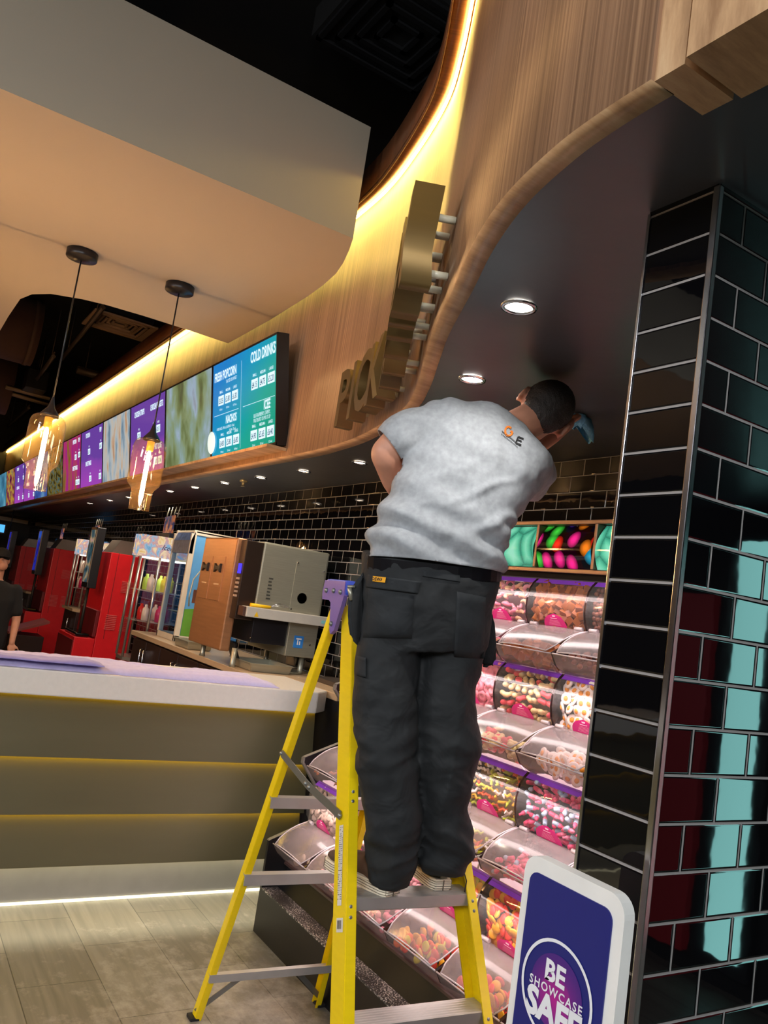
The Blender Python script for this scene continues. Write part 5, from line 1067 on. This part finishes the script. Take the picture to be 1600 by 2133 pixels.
def fuse(bm,vox,smooth=6,fac=.5):
    """voxel-remesh the overlapping shapes into one continuous skin"""
    bmesh.ops.recalc_face_normals(bm,faces=bm.faces)
    me=bpy.data.meshes.new('tmp'); bm.to_mesh(me); bm.free(); o=bpy.data.objects.new('tmp',me); COL.objects.link(o)
    r=o.modifiers.new('r','REMESH'); r.mode='VOXEL'; r.voxel_size=vox; r.use_smooth_shade=True
    s=o.modifiers.new('s','SMOOTH'); s.factor=fac; s.iterations=smooth
    dg=bpy.context.evaluated_depsgraph_get(); dg.update(); m2=bpy.data.meshes.new_from_object(o.evaluated_get(dg)); bpy.data.objects.remove(o)
    out=bmesh.new(); out.from_mesh(m2); bpy.data.meshes.remove(m2); bpy.data.meshes.remove(me); 
    for f in out.faces: f.smooth=True
    out.normal_update(); return out
def capsule(bm,pts,rad,seg=14,rad2=None,up=None):
    pts=[Vector(p) for p in pts]; tube(bm,pts,rad,seg,ry=rad2,up=up)
    for i in (0,-1): sphere(bm,pts[i],min(rad[i],(rad2[i] if rad2 else rad[i])),12,8)
def pl(*a):  # polyline through pixels with depth
    return [at(x,y,D) for x,y,D in a]
px2m=lambda p,D:p*D/F
# ---- torso frame
TS=[((762,1184),(1042,1218),2.405,.140),((766,1156),(1043,1192),2.40,.128),((766,1128),(1052,1162),2.405,.130),((778,1092),(1058,1122),2.41,.128),((796,1050),(1066,1094),2.42,.124),((815,1010),(1088,1062),2.435,.122),((833,968),(1116,1024),2.45,.122),((850,925),(1136,996),2.465,.122),((868,885),(1140,972),2.48,.115),((890,856),(1136,950),2.49,.098),((925,840),(1124,932),2.50,.078),((985,838),(1112,916),2.515,.062),((1030,850),(1104,905),2.525,.052)]
secs=[sect(a,b,D,th,.02) for a,b,D,th in TS]
# ---- body: trunk, neck, head, arms, hands, legs as one skin
B=nb()
loft(B,[(c,h*.9,t*.88) for c,h,t in secs[1:]],20)
capsule(B,pl((1048,905,2.53),(1080,888,2.55),(1112,872,2.58)),[px2m(42,2.53),px2m(38,2.55),px2m(38,2.58)])
hc=at(1137,852,2.61)
# head axes: up the crown, right ear, and the way he looks
e_up=(RT*.60+UP*.66+FW*.18).normalized(); e_r=(RT*.70-UP*.70); e_r=(e_r-e_up*e_r.dot(e_up)).normalized(); e_f=e_up.cross(e_r).normalized()
if e_f.dot(FW)<0: e_f=-e_f
HM=Matrix((e_r,e_f,e_up)).transposed()
def hp(x,y,z): return hc+HM@Vector((x,y,z))
sphere(B,hc,1,24,16,(.079,.092,.088),HM)
sphere(B,hp(0,.03,-.055),1,20,14,(.060,.066,.066),HM)        # jaw and cheeks
sphere(B,hp(0,.062,-.095),1,14,10,(.030,.026,.022),HM)       # chin
tube(B,[hp(0,.086,-.005),hp(0,.103,-.030),hp(0,.110,-.045),hp(0,.092,-.052)],[.008,.010,.014,.008],10)
for s in (-1,1):
    sphere(B,hp(s*.032,.083,.006),1,12,8,(.022,.009,.009),HM)   # brow
    sphere(B,hp(s*.020,.088,-.07),1,10,8,(.014,.008,.005),HM)   # lips
    # ear
    lathe_pts=[hp(s*(.086+.008*abs(math.cos(a))),-.010+.018*math.cos(a),-.020+.032*math.sin(a)) for a in [k*PI/7-.9 for k in range(12)]]
    capsule(B,lathe_pts,[.006]*12,8); sphere(B,hp(s*.084,-.006,-.022),1,12,8,(.008,.017,.026),HM)
# left arm: hangs out, elbow bent, forearm turned in front of the body
capsule(B,pl((880,900,2.44),(835,915,2.43),(806,945,2.43)),[.062,.054,.050])
Lel=at(806,948,2.43); Lwr=at(850,1060,2.66)
capsule(B,[Lel,at(822,1000,2.50),Lwr],[.049,.041,.028])
# right arm: forward and up past the head
Rel=at(1112,926,2.80); Rwr=at(1183,882,2.975)
capsule(B,pl((1105,965,2.50),(1100,975,2.63),(1108,930,2.79)),[.062,.050,.044])
capsule(B,[Rel,at(1148,905,2.88),Rwr],[.043,.037,.026])
def hand(bm,wr,d,palmn,curl,side,sc=1.):
    """palm, four unequal bent fingers and a thumb from the palm's side"""
    d=Vector(d).normalized(); n=Vector(palmn); n=(n-d*n.dot(d)).normalized(); s=d.cross(n).normalized()*side
    pc=wr+d*.050*sc; R=Matrix((s,n,d)).transposed(); sphere(bm,pc,1,14,10,(.040*sc,.016*sc,.050*sc),R)
    tips=[]
    for k,(off,ln,r) in enumerate(((-.030,.066,.0082),(-.010,.074,.0088),(.010,.070,.0086),(.029,.054,.0076))):
        p=wr+d*(.085*sc)+s*off*sc; q=[p-d*.02*sc,p]; dd=d; a=0
        for seg_,f in enumerate((.45,.32,.23)):
            a+=curl*(.6,1.,.8)[seg_]; dd=(d*math.cos(a)+n*math.sin(a)).normalized(); q.append(q[-1]+dd*ln*f*sc)
        capsule(bm,q,[r*sc,r*sc,r*.96*sc,r*.9*sc,r*.8*sc],8); tips.append(q[-1])
    p=wr+d*.025*sc-s*.026*sc; q=[p,p+(d*.6-s*.8)*.030*sc+n*.008,p+(d*.85-s*.75)*.052*sc+n*.018,p+(d*1.0-s*.55)*.068*sc+n*.028]
    capsule(bm,q,[.012*sc,.0105*sc,.0095*sc,.008*sc],8); return pc,tips
rd=(at(1204,862,3.05)-Rwr).normalized()
pcR,tR=hand(B,Rwr+rd*.01,rd,Vector((0,0,1))*1.0+FW*.3,.45,1,.95)
ld_=(at(885,1110,2.70)-Lwr).normalized(); pcL,tL=hand(B,Lwr+ld_*.01,ld_,-FW,.4,-1)
# legs under the trousers
Lft=fr(-.42,.80); 
LEG_L=[((757,1200),(893,1215),2.41),((750,1290),(884,1300),2.40),((742,1370),(876,1380),2.39),((738,1440),(868,1445),2.375),((736,1510),(867,1512),2.365),((741,1560),(869,1562),2.36),((748,1625),(872,1622),2.36),((758,1685),(880,1680),2.365),((765,1740),(878,1738),2.37),((764,1790),(868,1790),2.375),((768,1826),(858,1838),2.38)]
LEG_R=[((889,1212),(1036,1222),2.44),((882,1300),(1018,1300),2.435),((874,1375),(1006,1365),2.43),((868,1445),(992,1430),2.42),((868,1505),(990,1500),2.41),((869,1560),(998,1552),2.405),((873,1620),(988,1612),2.405),((879,1680),(972,1680),2.41),((876,1735),(988,1728),2.415),((872,1775),(984,1768),2.42),((878,1806),(966,1812),2.425)]
for LG in (LEG_L,LEG_R):
    loft(B,[(lambda q:(q[0],q[1]*.72,q[1].length*.72))(sect(a,b,D,.05)) for a,b,D in LG],14)
loft(B,[(lambda q:(q[0],q[1]*.8,.09))(sect(a,b,2.43,.1,.015)) for a,b in (((770,1150),(1035,1185)),((762,1230),(1028,1245)),((765,1290),(1018,1300)))],18)
body=obj('body',fuse(B,.0075,5),M_skin,man,fix=False)
# eyes
for s in (-1,1):
    bm=nb(); sphere(bm,hp(s*.030,.0775,-.012),.0115,14,10); obj('eye',bm,mat('eye white','e8e2dc',.2),man)
    bm=nb(); sphere(bm,hp(s*.030,.0868,-.013),.0046,10,8); obj('iris',bm,mat('iris dark','2a1c14',.2),man)
# hair: short crop, shell over the skull with a nape line
Hb=nb(); sphere(Hb,hp(0,-.004,.006),1,28,20,(.0845,.098,.092),HM); sphere(Hb,hp(0,-.040,-.035),1,20,14,(.070,.056,.060),HM); sphere(Hb,hp(0,.045,.050),1,20,12,(.062,.050,.042),HM)
Hf=fuse(Hb,.006,4)
dead=[]
for v in Hf.verts:
    q=HM.transposed()@(v.co-hc)
    if (q.y>.035 and q.z<.035) or (abs(q.x)>.055 and q.z<-.035 and q.y>-.03) or q.z<-.085: dead.append(v)
    else:
        nn=math.sin(q.x*300+q.z*120)*math.sin(q.y*260+q.z*200); v.co+=v.normal*(.0012*nn)
bmesh.ops.delete(Hf,geom=dead,context='VERTS')
ob=obj('hair',Hf,M_hair,man,fix=False)
# ---- t-shirt
from mathutils import noise as NZ
Sh=nb(); loft(Sh,secs[:12],34,2.5)
capsule(Sh,pl((905,890,2.46),(868,900,2.44),(830,916,2.43)),[.078,.075,.068],18)
capsule(Sh,pl((1100,968,2.49),(1112,985,2.55),(1108,1008,2.62)),[.072,.068,.060],18)
Sf=fuse(Sh,.0075,5)
axis0=secs[0][0]; axd=(secs[10][0]-axis0); axl=axd.length; axd=axd.normalized(); lat=secs[4][1].normalized(); front=lat.cross(axd).normalized()
dead=[]; cutL=at(812,930,2.43); cdL=(at(806,945,2.43)-at(868,900,2.44)).normalized()
for v in Sf.verts:
    q=v.co-axis0; t=q.dot(axd)/axl; u=q.dot(lat); w=q.dot(front)
    # folds: gathered drag lines rising to the right, bunching above the hem
    A=.0100*max(0,1-abs(t-.16)/.34)+.0025
    ph=t*34+u*7.5+2.2*NZ.noise(Vector((u*5,t*3,w*4)))
    f1=math.sin(ph)*A*1.5*(.6+.6*NZ.noise(Vector((u*4+3,t*6,w*3))))
    ph2=(u*.75-t*axl*.9)*62+2.5*NZ.noise(Vector((u*7,t*5,1+w*5)))
    f2=max(0,math.sin(ph2))**2*.013*max(0,min(1,(u+.06)*6))*max(0,1-abs(t-.45)/.35)
    f3=NZ.noise(v.co*9)*.009+(1-abs(NZ.noise(Vector((q.x*9,q.y*9,q.z*9)))*2.2))*.006+NZ.noise(v.co*24)*.003
    v.co+=v.normal*(f1+f2+f3)
hp0=at(768,1163,2.40); hdir=(at(1043,1196,2.41)-hp0).normalized(); hn=hdir.cross(front).normalized()
if hn.z>0: hn=-hn
bmesh.ops.bisect_plane(Sf,geom=list(Sf.verts)+list(Sf.edges)+list(Sf.faces),plane_co=hp0,plane_no=hn,clear_outer=True)
fs=[f for f in Sf.faces if (f.calc_center_median()-cutL).length<.115 and (f.calc_center_median()-axis0).dot(lat)<-.13]
fs=[f for f in fs if (f.calc_center_median()-cutL).dot(lat)<.036 and ((f.calc_center_median()-cutL)-cdL*(f.calc_center_median()-cutL).dot(cdL)).length<.088]
gs=fs+list({e for f in fs for e in f.edges})+list({v for f in fs for v in f.verts})
bmesh.ops.bisect_plane(Sf,geom=gs,plane_co=cutL,plane_no=cdL,clear_outer=True)
# neck opening
nk=at(1086,884,2.55); nd=(at(1112,872,2.58)-at(1048,905,2.53)).normalized()
fs=[f for f in Sf.faces if (f.calc_center_median()-nk).length<.14]
gs=fs+list({e for f in fs for e in f.edges})+list({v for f in fs for v in f.verts})
bmesh.ops.bisect_plane(Sf,geom=gs,plane_co=at(1068,895,2.535),plane_no=nd,clear_outer=True)
def thicken(bm,t):
    bm.normal_update(); r=bmesh.ops.solidify(bm,geom=list(bm.faces),thickness=t)
thicken(Sf,.003)
shirt=obj('t_shirt',Sf,M_shirt,man,fix=False)
shirt['label']='light grey marl t-shirt with a small orange and black print near the neck'
# small print between the shoulders
def surf(px_,py_):
    best=None; o=EYE-man.location; d=ray(px_,py_).normalized()
    hit,loc,nr,ix=shirt.ray_cast(o,d); return (loc+man.location,nr) if hit else (at(px_,py_,2.4),-FW)
bpy.context.view_layer.update()
def decal(pts_px,bm,off=.0025):
    vs=[]
    for x,y in pts_px: l,n=surf(x,y); vs.append(bm.verts.new(l+n*off))
    try: bm.faces.new(vs)
    except ValueError: pass
def pxstroke(bm,pts,wd,surf_=None):
    fn=surf_ or surf
    for (x0,y0),(x1,y1) in zip(pts,pts[1:]):
        dx,dy=x1-x0,y1-y0; l=math.hypot(dx,dy); nx,ny=-dy/l*wd/2,dx/l*wd/2; vs=[]
        for x,y in ((x0+nx,y0+ny),(x1+nx,y1+ny),(x1-nx,y1-ny),(x0-nx,y0-ny)): 
            lc,n=fn(x,y); vs.append(bm.verts.new(lc+n*.003))
        bm.faces.new(vs)
bm=nb(); pxstroke(bm,[(1064,893),(1058,889),(1053,892),(1051,899),(1053,906),(1058,909),(1064,907),(1067,901),(1062,899)],4); obj('orange_print',bm,mat('orange print','e07a28',.7),shirt,fix=False)
bm=nb(); pxstroke(bm,[(1090,916),(1079,911),(1074,924),(1085,928)],3.4); pxstroke(bm,[(1077,917),(1086,921)],3); 
for k in range(13): pxstroke(bm,[(1045+k*2.9,898+k*2.3),(1046.6+k*2.9,902+k*2.3)],1.3); 
for k in range(12): pxstroke(bm,[(1044+k*2.9,904+k*2.3),(1045.3+k*2.9,907+k*2.3)],1.1)
obj('black_print',bm,mat('black print','1a1a1c',.7),shirt,fix=False)
# ---- trousers
Tr=nb(); D0=2.415
hipS=[sect((758,1150),(1040,1180),D0,.118,.015),sect((756,1195),(1037,1215),D0,.128,.015),sect((753,1245),(1028,1260),D0,.134,.015),sect((750,1300),(1020,1305),D0,.130,.015),sect((748,1345),(1012,1345),D0,.118,.015)]
loft(Tr,hipS,32,2.6)
sphere(Tr,at(828,1290,2.37),.098,20,14); sphere(Tr,at(950,1290,2.39),.098,20,14)
for LG in (LEG_L,LEG_R):
    loft(Tr,[(lambda q:(q[0],q[1],min(q[1].length*1.02,.112)))(sect(a,b,D,.05)) for a,b,D in LG],24,2.3)
Tf=fuse(Tr,.0075,4)
for v in Tf.verts:
    z=v.co.z; lf=1 if v.co.y<1.50 else -1; q=v.co
    zt=(z-.80)
    K=math.exp(-((z-1.19)/.10)**2)*.9+math.exp(-((z-.92)/.08)**2)*1.25+.22
    sl=(q.y-(1.42 if lf<0 else 1.6))*(5 if lf<0 else -4)
    zz=z*10+sl*.9; n1=NZ.noise(Vector((q.x*5+lf*3,q.y*5,zz))); n2=NZ.noise(Vector((q.x*7+9,q.y*7,zz*1.9+4)))
    v.co+=v.normal*(((1-abs(n1)*2.4)*.0085+(1-abs(n2)*2.4)*.0045-.006)*K*1.35+NZ.noise(q*7)*.009+NZ.noise(q*19)*.004)
trou=obj('work_trousers',Tf,M_trou,man,fix=False)
bpy.context.view_layer.update()
def surft(px_,py_):
    hit,loc,nr,ix=trou.ray_cast(EYE-man.location,ray(px_,py_).normalized()); return (loc+man.location,nr) if hit else (at(px_,py_,2.35),-FW)
def patchpx(name,poly,m,th_=.006,parent=None,fn=None):
    """cloth patch lying on the garment, outline in picture points"""
    fn=fn or surft; bm=nb(); n=8
    (a,b,c,d)=poly; top=[];rows=[]
    for i in range(n+1):
        row=[]
        for j in range(n+1):
            u,v=i/n,j/n; x=(a[0]*(1-u)+b[0]*u)*(1-v)+(d[0]*(1-u)+c[0]*u)*v; y=(a[1]*(1-u)+b[1]*u)*(1-v)+(d[1]*(1-u)+c[1]*u)*v
            l,nn=fn(x,y); row.append(l-FW*th_*(1.0))
        rows.append(row)
    g=sheet(bm,rows); bo=[e for e in bm.edges if e.is_boundary]; ex=bmesh.ops.extrude_edge_only(bm,edges=bo)
    for v in [v for v in ex['geom'] if isinstance(v,bmesh.types.BMVert)]: v.co+=FW*(th_+.012)
    return obj(name,bm,m,parent or trou)
M_trou2=wrinkmat('black pocket cotton','1e2225',.85,14,.3,50)
patchpx('pocket_flap',[(766,1196),(878,1212),(870,1236),(762,1222)],M_trou2,.007)
patchpx('back_pocket',[(952,1232),(1012,1244),(1008,1372),(946,1368)],M_trou2,.003)
patchpx('back_pocket',[(768,1226),(862,1240),(858,1330),(756,1328)],M_trou2,.002)
patchpx('yoke_strip',[(880,1188),(958,1198),(958,1212),(880,1200)],M_trou2,.004)
patchpx('cargo_pocket',[(744,1366),(762,1370),(762,1410),(742,1404)],M_trou2,.010)
# belt
bm=nb(); c,h,t=sect((757,1168),(1041,1196),D0,.124,.015); ax=(hipS[0][0]-hipS[1][0]).normalized(); loft(bm,[(c-ax*.018,h*1.01,t*1.02),(c+ax*.018,h*1.01,t*1.02)],32,2.6,cap=False); bmesh.ops.solidify(bm,geom=list(bm.faces),thickness=.004); obj('belt',bm,M_black,trou)
# badge
bm=nb(); pg=[(777,1199),(804,1202),(802,1213),(776,1210)]; vs=[]
for x,y in pg: l,n=surft(x,y); vs.append(bm.verts.new(l-FW*.012))
bm.faces.new(vs); bd_=obj('yellow_badge',bm,mat('badge yellow','f0a818',.5),trou,fix=False)
bm=nb(); l,n=surft(790,1209); text(bm,'DEWALT',.0125,basis(l-FW*.0135,(RT-UP*.12).normalized(),(UP+RT*.12).normalized(),-FW),bold=.03,sx=.85); obj('badge_lettering',bm,mat('badge print','1a1612',.5),bd_,fix=False)
# holster pouches at both sides
for poly,D,nm in (([(762,1186),(748,1200),(726,1236),(724,1290),(730,1330),(752,1352),(764,1300)],2.40,'left'),([(1018,1262),(1030,1290),(1034,1340),(1033,1382),(1022,1392),(998,1388),(1002,1300)],2.46,'right')):
    bm=nb(); A_=[bm.verts.new(at(x,y,D-.05)) for x,y in poly]; B_=[bm.verts.new(at(x,y,D+.09)) for x,y in poly]; n=len(poly)
    for k in range(n): bm.faces.new((A_[k],A_[(k+1)%n],B_[(k+1)%n],B_[k]))
    bm.faces.new(A_[::-1]); bm.faces.new(B_); bmesh.ops.bevel(bm,geom=list(bm.edges),offset=.012,segments=3,affect='EDGES')
    for f in bm.faces: f.smooth=True
    obj('holster_pocket',bm,M_trou2,trou)
bm=nb(); tube(bm,[at(728,1225,2.36),at(733,1250,2.36)],.007,8); tube(bm,[at(724,1222,2.36),at(740,1222,2.36)],.004,8); obj('pouch_buckle',bm,M_steel,trou)
# drawcords at the hems
for p0,p1,p2 in (((962,1800,2.40),(972,1835,2.40),(968,1858,2.40)),((796,1848,2.35),(792,1868,2.35),(798,1880,2.35))):
    bm=nb(); tube(bm,[at(*p0),at(*p1),at(*p2)],.0018,6); obj('drawcord',bm,M_black,trou)
# ---- shoes: heels toward the viewer, toes onto the step and beyond
M_sole=mat('cream rubber sole','efe4cc',.6); M_upper=mat('shoe upper olive','4a4c40',.8); M_upb=mat('shoe brown suede','5a4436',.8)
def shoe(hx,hy,z0,ang,lab):
    c=Vector((hx,hy,z0)); f=Vector((-math.cos(ang),math.sin(ang),0)); s=Vector((-f.y,f.x,0)) 
    out=[(0,.028),(.02,.038),(.06,.038),(.11,.034),(.17,.044),(.22,.046),(.26,.036),(.285,.012)]
    P=[c+f*a+s*b for a,b in out]+[c+f*a-s*b for a,b in out[::-1]]
    bm=nb(); n=len(P); L0=[bm.verts.new(p) for p in P]; L1=[bm.verts.new(c+(p-c)*1.0+ZZ*.032) for p in P]
    for k in range(n): bm.faces.new((L0[k],L0[(k+1)%n],L1[(k+1)%n],L1[k]))
    bm.faces.new(L0[::-1]); bm.faces.new(L1); bmesh.ops.bevel(bm,geom=list(bm.edges),offset=.005,segments=2,affect='EDGES'); 
    sh=thing('shoe','','shoe',c); del sh['label'],sh['category']; sh.parent=man; sh.location=c-man.location
    so=obj('sole',bm,M_sole,sh)
    bm=nb()
    for zz in (.007,.014,.021,.027):
        r_=[p+(p-c-f*.13).normalized()*.0012+ZZ*zz for p in P]; tube(bm,r_+[r_[0]],.0009,5,cap=False)
    tube(bm,[c-f*.001+ZZ*.002,c-f*.001+ZZ*.031],.002,5); obj('sole_groove',bm,mat('sole groove','6a5f50',.8),sh)
    bm=nb(); loft(bm,[(c+f*.055+ZZ*.03,s*.038,.052),(c+f*.06+ZZ*.06,s*.037,.05),(c+f*.065+ZZ*.10,s*.040,.046),(c+f*.07+ZZ*.14,s*.042,.046)],20); loft(bm,[(c+f*.03+ZZ*.045,s*.036,.02),(c+f*.10+ZZ*.06,s*.038,.034),(c+f*.17+ZZ*.052,s*.042,.028),(c+f*.24+ZZ*.044,s*.038,.018),(c+f*.27+ZZ*.04,s*.022,.010)],20)
    obj('upper',fuse(bm,.005,4),M_upper if hy>1.5 else M_upb,sh,fix=False)
    bm=nb(); vs=box(bm,(-.012,-.003,.035),(.012,.003,.13),.003)
    for v in bm.verts: v.co=c+s*v.co.x+f*(v.co.y+.004)+ZZ*v.co.z
    obj('heel_tab',bm,mat('grey green webbing','77806c',.8),sh)
    return sh
hl=on(818,1868,z=.787); hr=on(922,1856,z=.787); print('heels',hl,hr)
shoe(hl.x,hl.y,.787,-.25,''); shoe(hr.x,hr.y,.787,.12,'')
# ---- blue cloth in the right hand, pressed to the ceiling
bm=nb(); cc=pcR+rd*.03; rows=[]
for i in range(15):
    row=[]
    for j in range(19):
        u,v=i/14,j/18; a=2*PI*v; ph=PI*u*.86
        R0=.042+.014*NZ.noise(Vector((math.cos(a)*2.2,math.sin(a)*2.2,u*3)))+.010*math.sin(a*5+u*4)
        q=Vector((math.sin(ph)*math.cos(a),math.sin(ph)*math.sin(a),math.cos(ph)))
        p=cc+Vector((q.x*R0*1.1,q.y*R0*1.1,q.z*R0*.85)); 
        if u>.6 : p+=(RT*.6-UP*.9)*.075*(u-.6)/.4*(1 if .05<v<.35 else .25)
        p.z=min(p.z,2.427); row.append(p)
    rows.append(row)
sheet(bm,rows)
tag(obj('cleaning_cloth',bm,wrinkmat('blue wipe','7cc4e6',.8,40,.4,80),loc=cc),'crumpled bright blue cloth in the man\'s raised right hand against the ceiling','cloth')
# ------------------------------------------------------------------ second person at the far left, behind the counter
g=Vector((0,0,0)); fx=on(3,1166,y=1.15); 
D2=None
pz=Vector((-8.9,1.10,0)); hcp=on(2,1165,x=pz.x); pz.y=hcp.y
P2=thing('person','person in black top and cap behind the counter at the left edge','person',(pz.x,pz.y,0))
hz=hcp.z; print('person2',hcp)
bm=nb(); o=Vector((pz.x,pz.y,0)); Q=lambda x,y,z:o+Vector((x,y,z))
loft(bm,[(Q(0,0,hz-.20),Vector((0,.05,0)),.05),(Q(0,0,hz-.27),Vector((0,.19,0)),.09),(Q(0,0,hz-.40),Vector((0,.20,0)),.12),(Q(0,0,hz-.62),Vector((0,.17,0)),.11),(Q(0,0,hz-.78),Vector((0,.18,0)),.12)],20)
sphere(bm,Q(0,0,hz),1,20,14,(.085,.075,.105)); sphere(bm,Q(.07,.02,hz-.06),1,12,8,(.04,.05,.05)); capsule(bm,[Q(0,0,hz-.22),Q(0,0,hz-.08)],[.055,.055])
tube(bm,[Q(.085,0,hz+.01),Q(.108,0,hz-.025),Q(.088,0,hz-.035)],[.007,.013,.007],8)
for s in (-1,1):
    sh_=Q(0,s*.19,hz-.29); el=Q(.02,s*.25,hz-.58); wr=Q(.12,s*.235,hz-.80); capsule(bm,[sh_,el],[.055,.042]); capsule(bm,[el,wr],[.042,.028]); hand(bm,wr,Vector((.25,s*.05,-1)),Vector((1,0,0)),.3,s)
    capsule(bm,[Q(0,s*.09,hz-.78),Q(.02,s*.10,hz-1.2),Q(0,s*.11,.09)],[.085,.06,.042]); sphere(bm,Q(.05,s*.11,.05),1,12,8,(.13,.045,.045)); sphere(bm,Q(0,s*.078,hz-.01),1,8,6,(.02,.01,.03))
obj('body',fuse(bm,.010,4),M_skin,P2,fix=False)
M_blk=mat('black cloth','121113',.85)
bm=nb(); loft(bm,[(Q(0,0,hz-.205),Vector((0,.07,0)),.065),(Q(0,0,hz-.26),Vector((0,.205,0)),.10),(Q(0,0,hz-.40),Vector((0,.215,0)),.135),(Q(0,0,hz-.62),Vector((0,.19,0)),.128),(Q(0,0,hz-.86),Vector((0,.20,0)),.135)],20)
for s in (-1,1): capsule(bm,[Q(0,s*.19,hz-.29),Q(.015,s*.235,hz-.50)],[.068,.062])
obj('black_top',fuse(bm,.012,4),M_blk,P2,fix=False)
bm=nb(); 
for s in (-1,1): loft(bm,[(Q(0,s*.08,hz-.80),Vector((0,.10,0)),.125),(Q(.02,s*.10,hz-1.2),Vector((0,.085,0)),.085),(Q(0,s*.11,.10),Vector((0,.07,0)),.075)],16)
obj('trousers',fuse(bm,.012,4),M_blk,P2,fix=False)
bm=nb(); sphere(bm,Q(-.005,0,hz+.035),1,18,12,(.095,.085,.085)); prism(bm,[(.05,-.07),(.16,-.05),(.17,0),(.16,.05),(.05,.07)],lambda u,v,d:Q(u,v,d),hz+.03,hz+.042); obj('cap',bm,M_blk,P2)
